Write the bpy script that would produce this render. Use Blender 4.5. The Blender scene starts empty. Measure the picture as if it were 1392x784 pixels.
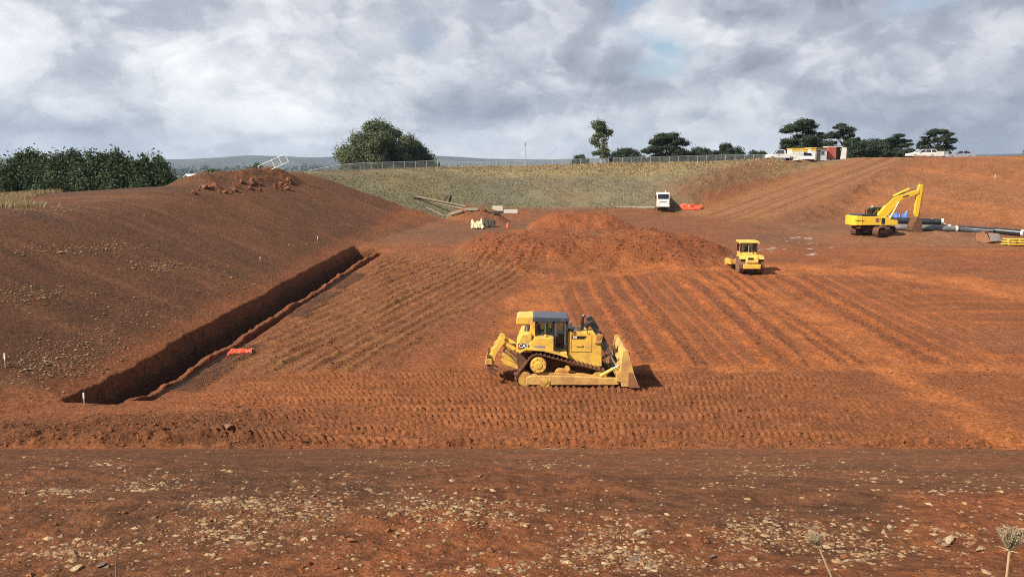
import bpy, bmesh, math, random
import numpy as np
from mathutils import Vector, Matrix

S = bpy.context.scene
C = S.collection
R = math.radians
rnd = random.Random(7)
rng = np.random.default_rng(11)

# ------------------------------------------------------------------ camera
CAM_Z = 10.8
PITCH = R(8.22)
cam_d = bpy.data.cameras.new('camera')
cam_d.lens = 29.0
cam_d.sensor_width = 36.0
cam_d.clip_start = 0.05
cam_d.clip_end = 30000
cam = bpy.data.objects.new('camera', cam_d)
C.objects.link(cam)
cam.location = (0, 0, CAM_Z)
cam.rotation_euler = (R(90) - PITCH, 0, 0)
S.camera = cam

# ------------------------------------------------------------------ exposure
S.render.engine = 'CYCLES'
S.view_settings.view_transform = 'Standard'
S.view_settings.look = 'None'
S.view_settings.gamma = 1.0
S.view_settings.exposure = 0.85
S.view_settings.use_curve_mapping = False
S.cycles.use_denoising = False
S.cycles.max_bounces = 6
S.cycles.diffuse_bounces = 2
S.cycles.glossy_bounces = 2
S.cycles.transmission_bounces = 4
S.cycles.transparent_max_bounces = 8
S.cycles.volume_bounces = 0
S.cycles.filter_width = 1.05

# ------------------------------------------------------------------ sun
SUN_EL = R(42)
SUN_DIR = Vector((-0.86, -0.51, 0))          # horizontally, towards the sun: left and a little behind the camera
SUN_DIR.normalize()
sun_vec = Vector((SUN_DIR.x * math.cos(SUN_EL), SUN_DIR.y * math.cos(SUN_EL), math.sin(SUN_EL)))
sd = bpy.data.lights.new('sun', 'SUN')
sd.energy = 5.0
sd.angle = R(0.6)
sd.color = (1.0, 0.915, 0.77)
so = bpy.data.objects.new('sun', sd)
C.objects.link(so)
so.rotation_euler = sun_vec.to_track_quat('Z', 'Y').to_euler()
so.location = (-60, -40, 80)

# ------------------------------------------------------------------ sky with broken cloud
W = bpy.data.worlds.new('World')
S.world = W
W.use_nodes = True
nt = W.node_tree
N, L = nt.nodes, nt.links
for n in list(N):
    N.remove(n)


def wn(kind, **kw):
    n = N.new(kind)
    for k, v in kw.items():
        setattr(n, k, v)
    return n


def wmath(op, a, b=None, c=None):
    n = N.new('ShaderNodeMath')
    n.operation = op
    for i, v in enumerate((a, b, c)):
        if v is None:
            continue
        if isinstance(v, (int, float)):
            n.inputs[i].default_value = v
        else:
            L.new(v, n.inputs[i])
    return n.outputs[0]


sky = wn('ShaderNodeTexSky', sky_type='NISHITA')
sky.sun_disc = False
sky.sun_elevation = SUN_EL
sky.sun_rotation = math.atan2(SUN_DIR.x, SUN_DIR.y)
sky.altitude = 300
sky.air_density = 1.0
sky.dust_density = 1.0
bg_sky = wn('ShaderNodeBackground')
bg_sky.inputs[1].default_value = 0.065
L.new(sky.outputs[0], bg_sky.inputs[0])

tc = wn('ShaderNodeTexCoord')
sep = wn('ShaderNodeSeparateXYZ')
L.new(tc.outputs['Generated'], sep.inputs[0])
zc = wmath('MAXIMUM', sep.outputs[2], 0.0)


def wnoise(scale, detail, rough, off, dist=0.0, stretch=(1, 1, 1.6)):
    m = wn('ShaderNodeMapping')
    m.inputs['Location'].default_value = off
    m.inputs['Scale'].default_value = stretch
    L.new(tc.outputs['Generated'], m.inputs[0])
    n = wn('ShaderNodeTexNoise')
    n.inputs['Scale'].default_value = scale
    n.inputs['Detail'].default_value = detail
    n.inputs['Roughness'].default_value = rough
    n.inputs['Distortion'].default_value = dist
    L.new(m.outputs[0], n.inputs['Vector'])
    return n.outputs[0]


n_big = wnoise(3.0, 8, 0.52, (3.1, 7.4, 0), 0.25)
n_mid = wnoise(7.0, 9, 0.55, (11.3, 2.2, 0), 0.3)
n_fin = wnoise(20.0, 7, 0.6, (5.3, 9.2, 0), 0.2)
n_warp = wnoise(9.0, 5, 0.55, (1.3, 4.2, 0))
n_warp2 = wnoise(9.0, 5, 0.55, (8.3, 14.2, 0))
n_cov = wnoise(2.6, 8, 0.58, (21.0, 3.2, 5.0), 0.3, (1, 1, 1.2))
# direction of view as azimuth / elevation slopes, ruffled so that the cloud banks have torn edges
ysafe = wmath('MAXIMUM', sep.outputs[1], 0.05)
az = wmath('DIVIDE', sep.outputs[0], ysafe)
el = wmath('DIVIDE', zc, ysafe)
az = wmath('ADD', az, wmath('MULTIPLY', wmath('SUBTRACT', n_warp, 0.5), 0.16))
el = wmath('ADD', el, wmath('MULTIPLY', wmath('SUBTRACT', n_warp2, 0.5), 0.06))


def bank(px, py, rx, ry):
    a = wmath('MULTIPLY', wmath('SUBTRACT', az, (px - 696) / 1121), 1121 / rx)
    e = wmath('MULTIPLY', wmath('SUBTRACT', el, (230 - py) / 1121), 1121 / ry)
    r2 = wmath('ADD', wmath('MULTIPLY', a, a), wmath('MULTIPLY', e, e))
    return wmath('EXPONENT', wmath('MULTIPLY', r2, -1.0))


BANKS = [  # cloud banks: centre, half width, half height, brightness
    (290, 105, 120, 42, 0.15), (130, 140, 90, 20, 0.10), (25, 25, 60, 60, 0.08), (690, 175, 60, 22, 0.10),
    (1125, 82, 60, 18, 0.16), (1340, 75, 80, 40, 0.13), (975, 60, 45, 25, 0.06), (890, 145, 70, 18, 0.07), (560, 110, 40, 30, 0.07),
    (75, 168, 130, 14, -0.17), (430, 180, 90, 12, -0.13), (625, 155, 75, 26, -0.22), (450, 35, 110, 25, -0.06),
    (1060, 12, 95, 18, -0.17), (1040, 85, 60, 20, -0.09), (1060, 110, 60, 12, -0.08), (770, 92, 70, 22, -0.11),
    (1290, 137, 100, 10, -0.11), (1290, 190, 150, 24, -0.13), (110, 200, 140, 18, -0.05), (700, 145, 40, 20, -0.09), (940, 160, 60, 10, -0.07)]
HOLES = [(580, 62, 24, 14, 0.75), (905, 72, 30, 15, 1.2), (878, 95, 24, 10, 0.9), (855, 22, 18, 24, 1.1), (1225, 22, 30, 13, 0.7), (600, 100, 20, 16, 0.3)]
acc = None
for (px, py, rx, ry, amp) in BANKS:
    v = wmath('MULTIPLY', bank(px, py, rx, ry), amp)
    acc = v if acc is None else wmath('ADD', acc, v)
hol = None
for (px, py, rx, ry, amp) in HOLES:
    v = wmath('MULTIPLY', bank(px, py, rx, ry), amp)
    hol = v if hol is None else wmath('ADD', hol, v)
br = wmath('MULTIPLY', wmath('SUBTRACT', n_big, 0.5), 1.0)
br = wmath('ADD', br, wmath('MULTIPLY', wmath('SUBTRACT', n_mid, 0.5), 0.75))
br = wmath('ADD', br, wmath('MULTIPLY', wmath('SUBTRACT', n_fin, 0.5), 0.40))
# billows with firmer edges
n_puf = wnoise(6.5, 10, 0.50, (2.7, 6.1, 3.3), 0.6)
n_pu2 = wnoise(12.0, 9, 0.52, (7.7, 1.1, 2.3), 0.5)


def firm(v, a, b):
    k = wn('ShaderNodeMapRange', interpolation_type='SMOOTHSTEP')
    k.inputs[1].default_value = a
    k.inputs[2].default_value = b
    L.new(v, k.inputs[0])
    return k.outputs[0]


br = wmath('ADD', br, wmath('MULTIPLY', wmath('SUBTRACT', firm(n_puf, .46, .56), 0.5), 0.17))
br = wmath('ADD', br, wmath('MULTIPLY', wmath('SUBTRACT', firm(n_pu2, .47, .57), 0.5), 0.10))
br = wmath('ADD', br, wmath('MULTIPLY', acc, 1.45))
br = wmath('ADD', br, 0.445)
ramp = wn('ShaderNodeValToRGB')
el_ = ramp.color_ramp.elements
el_[0].position = 0.10
el_[0].color = (0.205, 0.222, 0.272, 1)
el_[1].position = 0.95
el_[1].color = (0.85, 0.85, 0.84, 1)
for p, c in ((0.34, (0.335, 0.355, 0.412, 1)), (0.50, (0.490, 0.502, 0.538, 1)), (0.68, (0.650, 0.657, 0.672, 1))):
    e_ = el_.new(p)
    e_.color = c
L.new(br, ramp.inputs[0])
bg_cl = wn('ShaderNodeBackground')
bg_cl.inputs[1].default_value = 0.80
L.new(ramp.outputs[0], bg_cl.inputs[0])
# cover: nearly closed, opening in the holes
# seen from below, broken cloud closes up towards the horizon and opens overhead
open_ = wmath('MULTIPLY', wmath('MINIMUM', wmath('MAXIMUM', wmath('MULTIPLY', wmath('SUBTRACT', sep.outputs[2], 0.24), 2.6), 0.0), 1.0), wmath('MINIMUM', wmath('MAXIMUM', wmath('MULTIPLY', wmath('SUBTRACT', n_cov, 0.40), 8.0), 0.0), 1.0))
cov = wmath('SUBTRACT', wmath('SUBTRACT', 1.0, open_), wmath('MULTIPLY', hol, wmath('ADD', 0.35, wmath('MULTIPLY', n_mid, 0.9))))
covn = wmath('MINIMUM', wmath('MAXIMUM', cov, 0.06), 1.0)
mix = wn('ShaderNodeMixShader')
L.new(covn, mix.inputs[0])
L.new(bg_sky.outputs[0], mix.inputs[1])
L.new(bg_cl.outputs[0], mix.inputs[2])
wout = wn('ShaderNodeOutputWorld')
L.new(mix.outputs[0], wout.inputs[0])
W.cycles.sampling_method = 'MANUAL'
W.cycles.sample_map_resolution = 256
# ------------------------------------------------------------------ helpers
def tag(o, label=None, cat=None, group=None, kind=None):
    if label: o['label'] = label
    if cat: o['category'] = cat
    if group: o['group'] = group
    if kind: o['kind'] = kind
    return o


def fast_mesh(name, V, F):
    """V (n,3), F (m,k) arrays -> mesh"""
    me = bpy.data.meshes.new(name)
    V = np.asarray(V, dtype=np.float32)
    F = np.asarray(F, dtype=np.int32)
    k = F.shape[1]
    me.vertices.add(len(V))
    me.vertices.foreach_set('co', V.ravel())
    me.loops.add(F.size)
    me.loops.foreach_set('vertex_index', F.ravel())
    me.polygons.add(len(F))
    me.polygons.foreach_set('loop_start', np.arange(0, F.size, k, dtype=np.int32))
    me.polygons.foreach_set('use_smooth', np.zeros(len(F), dtype=bool))
    me.update(calc_edges=True)
    return me


def link(name, me, mat=None, parent=None, loc=(0, 0, 0), rot=(0, 0, 0), scale=(1, 1, 1)):
    o = bpy.data.objects.new(name, me)
    C.objects.link(o)
    o.location = loc
    o.rotation_euler = rot
    o.scale = scale
    if parent is not None:
        o.parent = parent
    if mat is not None and me is not None:
        if len(me.materials) == 0:
            me.materials.append(mat)
    return o


# ------------------------------------------------------------------ noise
def _hash(ix, iy, seed):
    h = (ix.astype(np.int64) * 374761393 + iy.astype(np.int64) * 668265263 + seed * 974634777) & 0x7fffffff
    h = ((h ^ (h >> 13)) * 1274126177) & 0x7fffffff
    return ((h ^ (h >> 16)) & 0xffff).astype(np.float32) / 65535.0


def vnoise(x, y, seed=0):
    ix, iy = np.floor(x), np.floor(y)
    fx, fy = (x - ix).astype(np.float32), (y - iy).astype(np.float32)
    fx, fy = fx * fx * (3 - 2 * fx), fy * fy * (3 - 2 * fy)
    a, b = _hash(ix, iy, seed), _hash(ix + 1, iy, seed)
    c, d = _hash(ix, iy + 1, seed), _hash(ix + 1, iy + 1, seed)
    return (a + (b - a) * fx) * (1 - fy) + (c + (d - c) * fx) * fy


def fbm(x, y, seed=0, octv=4, gain=0.5):
    t, amp, tot = 0, 1.0, 0
    for o in range(octv):
        t = t + amp * vnoise(x * 2 ** o + 17.3 * o, y * 2 ** o - 9.1 * o, seed + o)
        tot += amp
        amp *= gain
    return t / tot - 0.5


def sst(a, b, x):
    t = np.clip((x - a) / (b - a), 0, 1)
    return t * t * (3 - 2 * t)


def smin(a, b, k):
    h = np.clip(0.5 + 0.5 * (b - a) / k, 0, 1)
    return b + (a - b) * h - k * h * (1 - h)


# ------------------------------------------------------------------ terrain
# toe of the batters round the pit: point, then for the side that starts there: slope, crest height, outer fall
TOE = [(-27.0, 31.0, .323, 9.25, .02), (45.0, 31.0, .34, 11.0, .0), (78.0, 52.0, .34, 12.6, .0), (80.0, 78.0, .34, 12.9, .0),
       (60.0, 97.0, .33, 12.9, .0), (46.0, 105.0, .33, 12.5, .0), (36.0, 113.0, .32, 11.8, .01), (20.0, 117.0, .31, 11.3, .015),
       (0.0, 115.5, .32, 10.75, .02), (-9.5, 106.0, .40, 10.6, .06), (-16.0, 86.0, .42, 7.7, .10), (-20.9, 37.4, .42, 8.9, .10)]


def floor_z(x, y):
    return .065 * np.maximum(0, y - 41) - .35 * np.maximum(0, (41 - y)) * 0


def toe_dist(x, y):
    n = len(TOE)
    best = np.full(x.shape, 1e9)
    inside = np.zeros(x.shape, bool)
    ws = wz = wf = wt = 0
    dist_all = []
    for i in range(n):
        ax, ay = TOE[i][:2]
        bx, by = TOE[(i + 1) % n][:2]
        dx, dy = bx - ax, by - ay
        t = np.clip(((x - ax) * dx + (y - ay) * dy) / (dx * dx + dy * dy), 0, 1)
        d = np.hypot(x - ax - t * dx, y - ay - t * dy)
        best = np.minimum(best, d)
        dist_all.append(d)
        cond = ((ay > y) != (by > y))
        if dy != 0:
            xi = ax + (y - ay) * dx / dy
            inside ^= cond & (x < xi)
    for i in range(n):
        w = ((best + 2.0) / (dist_all[i] + 2.0))
        w = w * w
        w = w * w * w
        ws = ws + w * TOE[i][2]
        wz = wz + w * TOE[i][3]
        wf = wf + w * TOE[i][4]
        wt = wt + w
    return best, inside, ws / wt, wz / wt, wf / wt


T0, T1 = np.array([-20.9, 37.9]), np.array([-16.2, 85.0])
TL = float(np.hypot(*(T1 - T0)))
TD = (T1 - T0) / TL


def trench_st(x, y):
    s = (x - T0[0]) * TD[0] + (y - T0[1]) * TD[1]
    t = (x - T0[0]) * TD[1] - (y - T0[1]) * TD[0]
    return s, t


RA, RB = np.array([29.0, 112.0]), np.array([62.0, 139.0])
RL = float(np.hypot(*(RB - RA)))
RD = (RB - RA) / RL


def ramp_st(x, y):
    s = (x - RA[0]) * RD[0] + (y - RA[1]) * RD[1]
    t = (x - RA[0]) * RD[1] - (y - RA[1]) * RD[0]      # + to the right of the ramp
    return s, t


def mound(x, y, cx, cy, hx, hy, h, run, rot=0.0, seed=0, rough=0.25):
    c, s = math.cos(rot), math.sin(rot)
    u = (x - cx) * c + (y - cy) * s
    v = -(x - cx) * s + (y - cy) * c
    qx, qy = np.maximum(np.abs(u) - hx, 0), np.maximum(np.abs(v) - hy, 0)
    d = np.hypot(qx, qy)
    near = d < run * 1.6
    res = np.zeros(np.shape(x))
    if near.any():
        xn, yn = x[near], y[near]
        wob = fbm(xn * .35, yn * .35, seed, 3) * run * .7
        k = np.clip(1 - (d[near] + wob) / run, 0, 1)
        z = h * smin(k * 1.15, np.full_like(k, 1.0), .18)
        res[near] = np.maximum(z, 0) * (1 + rough * fbm(xn * .8, yn * .8, seed + 5, 4))
    return res


def macro(x, y):
    x = np.asarray(x, dtype=np.float64)
    y = np.asarray(y, dtype=np.float64)
    d, ins, s, zc_, fall = toe_dist(x, y)
    yy = np.clip(y, -50, 150)
    fz = floor_z(x, np.minimum(yy, 118))
    dout = np.where(ins, 0, d)
    zs = fz + s * dout
    # crest of the left batter dips in its middle
    crest = zc_ + 0.25 * fbm(x * .05, y * .05, 3, 2)
    z = smin(zs, crest, .9)
    dc = (crest - fz) / s
    over = np.maximum(0, dout - dc - 2.0)
    z = z - np.minimum(fall * over, 5.5)
    # country beyond the works: falls to a plain, hills on the horizon
    far = np.hypot(x, y)
    az_ = np.arctan2(x, y)
    plain = -6 + 7 * fbm(x * .0016, y * .0016, 21, 3) + 4 * sst(.05, .5, az_)
    reach = 260 + 230 * sst(.0, .45, az_) - 110 * sst(-.05, -.3, az_)
    k = sst(reach * .75, reach * 1.9, far)
    z = z * (1 - k) + plain * k
    hills = (100 + 30 * fbm(az_ * 7, far * 0 + 3, 31, 4) * 2) * sst(4200, 6400, far) + (30 + 40 * fbm(az_ * 14, far * .0 + 1, 41, 4)) * sst(2300, 3200, far) * (1 - sst(3200, 4000, far)) * .35
    z = z + hills
    # ramp cut up the far right batter
    rs, rt = ramp_st(x, y)
    rz = 4.6 + np.clip(rs, -6, RL + 25) / RL * 8.0
    rz = np.minimum(rz, 12.75)
    wr = sst(-9, 2, rs) * (1 - sst(RL + 2, RL + 16, rs)) * (1 - sst(5.0, 12.0, np.abs(rt)))
    z = z * (1 - wr) + rz * wr
    # berms of spoil beside the ramp
    z = z + .6 * np.exp(-((rt - 9.2) / 1.7) ** 2) * sst(6, 14, rs) * (1 - sst(RL - 8, RL - 1, rs))
    z = z + .3 * np.exp(-((rt + 10.5) / 3.2) ** 2) * sst(-4, 6, rs) * (1 - sst(RL - 12, RL - 2, rs))
    # stockpiles
    z = z + mound(x, y, 7.4, 80.6, 6.4, 1.2, 1.65, 7.2, .02, 51, .15)
    z = z + mound(x, y, 15.0, 79.4, 1.6, .8, .8, 4.6, .02, 57)
    z = z + mound(x, y, 8.0, 98.5, 2.6, .8, 1.9, 3.8, 0, 52)
    z = z + mound(x, y, 0.5, 86.5, 2.2, .6, .9, 4.0, 0, 53)
    z = z + mound(x, y, -4.6, 105.0, .3, .2, 1.0, 1.6, 0, 54) + mound(x, y, -2.4, 105.2, .3, .2, 1.0, 1.7, 0, 55)
    z = z + mound(x, y, -5.2, 108.5, 1.6, .3, 1.3, 1.7, 0, 56)
    # low spoil round the pipes
    z = z + mound(x, y, 50.5, 92.6, 1.6, .3, .45, 1.5, 0, 59) + mound(x, y, 46.6, 93.6, 1.3, .2, .35, 1.3, 0, 60)
    # lumpy heap on the left crest
    z = z + mound(x, y, -31.8, 96.0, 4.4, .6, 1.3, 3.6, .95, 58, .5)
    return z


def trench_cut(x, y):
    """depth to dig (<=0) and mask of the shaded soil faces"""
    s, t = trench_st(x, y)
    t = t + .30 * fbm(x * .31, y * .31, 61, 2) + .22 * fbm(x * 1.4, y * 1.4, 63, 4) + .16 * fbm(x * 4, y * 4, 62, 3)
    ends = sst(-.5, .1, s) * (1 - sst(TL - .3, TL + .2, s))
    lw = .35 * sst(-.25, -.05, t) + .65 * sst(.06, .26, t)
    ridge_lo, ridge_hi = 2.25, 2.75
    k1 = lw * (1 - sst(ridge_lo - .1, ridge_lo + .12, t))
    r_end = sst(.2, .8, s) * (1 - sst(TL - 2.0, TL - .5, s))
    k2 = sst(ridge_hi - .04, ridge_hi + .12, t) * (1 - sst(3.4, 3.9, t)) * r_end
    kr = sst(ridge_lo - .1, ridge_lo + .12, t) * (1 - sst(ridge_hi - .04, ridge_hi + .12, t))
    depth = -2.0 * k1 - 1.05 * k2 - np.clip(.30 + .5 * fbm(x * .7, y * .7, 66, 4), .0, .8) * kr + .10 * k1 * fbm(x * 2, y * 2, 67, 3)
    return depth * ends, s, t


LANES = []


def lane_mask(x, y):
    w_all = np.zeros(np.shape(x))
    for pts, half, soft in LANES:
        d = np.full(np.shape(x), 1e9)
        for (ax, ay), (bx, by) in zip(pts[:-1], pts[1:]):
            dx, dy = bx - ax, by - ay
            tq = np.clip(((x - ax) * dx + (y - ay) * dy) / (dx * dx + dy * dy), 0, 1)
            d = np.minimum(d, np.hypot(x - ax - tq * dx, y - ay - tq * dy))
        d = d + .9 * fbm(x * .5, y * .5, 222, 3)
        w_all = np.maximum(w_all, 1 - sst(half - soft * .4, half + soft, d))
    return w_all


def detail(x, y, parts=False):
    """small relief: treads, ruts, rip marks, lumps; y beyond 160 has none"""
    d, ins, s_, zc_, fall = toe_dist(x, y)
    front = y < 31.2
    z = np.zeros_like(x)
    col = {}
    near = y < 60
    lump = fbm(x * .7, y * .7, 71, 4)
    fine = fbm(x * 3.1, y * 3.1, 72, 3)
    # front and side batters: graded, faint contour ridges
    out = sst(.2, 2.5, np.where(ins, 0, d))
    nearfade = sst(0, 3, y)
    wob = fbm(x * .15, y * .15, 73, 3)
    z += out * (.05 * lump + .022 * fine + .035 * np.sin((y + 2.2 * wob + .06 * x) * 5.2) * (y < 34) * .5)
    # lumpier soil low in the foreground
    patch = sst(.05, .25, fbm(x * .55 + 4, y * .55, 75, 3)) * (y < 9)
    clod = np.maximum(0, fbm(x * 5.5, y * 5.5, 76, 3) + .05)
    z += patch * .10 * clod * nearfade
    # pit floor
    fl = 1 - out
    sT, tT = trench_st(x, y)
    z += fl * (.07 * lump + .03 * fine)
    # crawler tracks running across in front of the bulldozer
    band = fl * sst(30.7, 31.3, y) * (1 - sst(42.6, 43.4, y)) * sst(-17, -9, x + 2.5 * wob) * (1 - .75 * sst(9, 19, x + 5 * wob))
    tread = np.zeros_like(x)
    for i, (yc, kx, ph, cur) in enumerate(((31.75, 2.9, .0, .002), (32.9, 3.5, .4, .003), (33.95, 3.3, 2.1, .0035), (35.1, 3.45, 1.2, .003), (36.1, 3.3, .2, .002),
                                           (37.3, 3.5, 1.9, .002), (38.4, 3.4, .7, .001), (39.6, 3.3, 2.6, .001), (40.9, 3.5, .9, .0), (42.0, 3.4, 1.5, .0))):
        yl = yc + .22 * np.sin(x * .21 + i * 1.7) + cur * (x - 6) ** 2 * (x < 6)
        v = (y - yl) / .40
        w = np.clip(1.12 - v * v, 0, 1) * (v * v < 1.12)
        w = np.sqrt(w)
        skew = .75 * sst(6, -10, x) + .12
        ph_ = x * kx + (y - yl) * skew * 3.2 + ph * 2 + 1.0 * fbm(x * .35, y * .4, 81 + i, 3)
        saw = (ph_ - np.floor(ph_))
        cle = np.where(saw < .72, saw / .72, (1 - saw) / .28)
        keep = sst(-.25, .05, fbm(x * .3 + i * 9, y * .9, 91, 4))
        tread = np.maximum(tread, w * (.35 + .65 * cle) * keep)
    z += band * (.34 * tread - .08 + .10 * np.maximum(0, fbm(x * 4.0, y * 4.0, 111, 2)))
    # windrows and ruts running to and fro (right half of the floor)
    lm = lane_mask(x, y)
    wr = (1 - .85 * lm) * fl * sst(42.8, 44.5, y) * (1 - sst(69, 73, y)) * sst(1.5, 4, x + (y - 43) * .06) * (1 - sst(25, 31, x - (y - 43) * .2 + 4 * wob))
    xw = x + 1.0 * fbm(x * .12, y * .03, 95, 3) + .15 * fbm(x * .3, y * .3, 96, 2) + .012 * (y - 55)
    ph_ = xw / 1.35 + 1.1 * vnoise(xw * .45, xw * 0 + 2.5, 33)
    saw = ph_ - np.floor(ph_)
    idn = _hash(np.floor(ph_), np.floor(ph_) * 0, 5)
    ridge = np.exp(-((saw - .5) / .10) ** 2) * np.clip(idn * 2.3 - .8, 0, 1.3)
    rut = np.exp(-((saw - .2) / .10) ** 2) * (idn < .6)
    rough = np.maximum(0, fbm(x * 2.2, y * 2.2, 97, 4) + .03)
    rl = np.where(idn > .45, 1, .25)
    ridge = ridge * sst(-.22, .1, fbm(x * .6, y * .09, 98, 3))
    p2_ = (x + .17 * (y - 55) + .5 * fbm(x * .1, y * .05, 94, 2)) / 2.3 + 1.2 * vnoise(x * .3, x * 0 + 7.5, 35)
    s2_ = p2_ - np.floor(p2_)
    i2_ = _hash(np.floor(p2_), np.floor(p2_) * 0, 15)
    z += wr * np.clip(i2_ * 2.4 - 1.1, 0, 1) * (.11 * np.exp(-((s2_ - .5) / .07) ** 2) - .05 * np.exp(-((s2_ - .38) / .06) ** 2)) * sst(-.2, .12, fbm(x * .2, y * .2, 92, 3))
    z += wr * (.15 * ridge - .07 * rut + .45 * rough * rl * (1 - ridge))
    # ruts on the outer right of the floor: cross traffic
    rr = fl * sst(43, 46, y) * sst(22, 30, x - (y - 43) * .2 + 4 * wob)
    yc = y + .02 * (x - 30) ** 1 + .9 * np.sin(x * .08) + 1.5 * wob
    cr = np.sin(yc * 1.9) * .5 + np.sin(yc * 4.3 + 1) * .5
    z += rr * .055 * cr * (1 - .6 * lm)
    z -= fl * lm * (.06 + .05 * np.sin(x * 2.1 + y * .4))
    # rip marks in the left half
    dx, dy = .316, .949
    up = (x * dy - y * dx)
    al = x * dx + y * dy
    rip = fl * sst(42.2, 44.0, y + .5 * wob) * (1 - sst(76, 84, y + 6 * wob)) * sst(3.8, 5.2, tT) * (1 - sst(.2, 2.2, x - (y - 67) * .30 + .6 + 1.2 * wob))
    rp = up / .95 + .5 * fbm(x * .2, y * .05, 99, 3) + .35 * fbm(x * .6, y * .6, 100, 3)
    sw = rp - np.floor(rp)
    idr = _hash(np.floor(rp), np.floor(rp) * 0, 8)
    rg = np.where(sw < .65, sw / .65, (1 - sw) / .35)
    z += rip * ((.05 + .22 * idr * sst(-.2, .15, fbm(x * .5, y * .12, 89, 3))) * (rg - .5) + .34 * rough)
    # churned ground at the toe of the foreground batter, left
    ch = fl * sst(30.6, 31.4, y) * (1 - sst(35.6 + 1.2, 38.2, y - .12 * x + 1.5 * wob)) * (1 - sst(-12, -5, x))
    cl = np.maximum(0, fbm(x * 1.6, y * 1.6, 101, 4) + .06)
    z += ch * (.55 * cl + .30 * np.exp(-((y - 32.2 - .4 * np.sin(x * .5)) / .9) ** 2) + .12 * np.sin((x * .8 - y * 1.1) * 3.3) * .5)
    # edge ridge left by the blade along the toe
    z += fl * .16 * np.exp(-((y - 31.35 - .12 * np.sin(x * 1.3) - 2.0 * fbm(x * .25, x * 0 + 4, 93, 3)) / .28) ** 2) * (1 + 2.4 * fine)
    # stockpile faces: clods
    mk = sst(.15, .8, mound(x, y, 7.4, 80.6, 6.4, 1.2, 1.65, 7.2, .02, 51, .15) + mound(x, y, 8.0, 98.5, 2.6, .8, 1.9, 3.8, 0, 52)
             + mound(x, y, 15.0, 79.4, 1.6, .8, .8, 4.6, .02, 57) + mound(x, y, -31.8, 96.0, 4.4, .6, 1.3, 3.6, .95, 58, .5))
    z += mk * (.34 * np.maximum(0, fbm(x * 1.1, y * 1.1, 105, 4)) + .14 * fine)
    rs, rt = ramp_st(x, y)
    bm = np.exp(-((rt - 9.2) / 2.2) ** 2) + np.exp(-((rt + 10.5) / 3.8) ** 2)
    bm = bm * sst(-4, 6, rs) * (1 - sst(RL - 5, RL + 2, rs))
    z += bm * (.9 * np.maximum(-.05, fbm(x * .9, y * .9, 107, 4)) + .15 * fine)
    if not parts:
        return z
    return z, dict(ins=ins, d=d, out=out, fl=fl, band=band, tread=tread, wr=wr, ridge=ridge, idn=idn, saw=saw, rr=rr, cr=cr, rip=rip, rg=rg, idr=idr,
                   ch=ch, mk=mk, lm=lm, bm=bm, rs=rs, rt=rt, lump=lump, wob=wob, fine=fine, tT=tT, sT=sT, patch=patch)


def height(x, y):
    x = np.atleast_1d(np.asarray(x, dtype=np.float64))
    y = np.atleast_1d(np.asarray(y, dtype=np.float64))
    fade = 1 - sst(140, 190, y)
    return macro(x, y) + detail(x, y) * fade + trench_cut(x, y)[0]


def gz(x, y):
    return float(height(x, y)[0])


def ray(px, py):
    a, b = (px - 696) / 1121.0, (392 - py) / 1121.0
    ct, st = math.cos(PITCH), math.sin(PITCH)
    return Vector((a, ct + b * st, -st + b * ct))


def gp(px, py, lo=3.0, hi=420.0):
    """where the sight line of a photo pixel meets the ground"""
    r = ray(px, py)
    t = np.concatenate([np.arange(lo, 60, .1), np.arange(60, 200, .25), np.arange(200, hi, 1.0)])
    x, y, z = r.x * t, r.y * t, CAM_Z + r.z * t
    below = z < macro(x, y)
    if not below.any():
        return None
    i = int(np.argmax(below))
    return Vector((x[i], y[i], gz(x[i], y[i])))


def at(px, y, z=None):
    """a point at depth y under that photo column, on the ground"""
    x = ray(px, 300).x / ray(px, 300).y * y
    return Vector((x, y, gz(x, y) if z is None else z))


def mix3(a, b, w):
    return a + (np.asarray(b) - a) * w[..., None]


GA, GB = gp(606, 298), gp(428, 239)


def grass_side(x, y):
    """+ on the grassed side of the line where the red left bank ends"""
    dx, dy = GB.x - GA.x, GB.y - GA.y
    return ((x - GA.x) * dy - (y - GA.y) * dx) / math.hypot(dx, dy)


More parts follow.
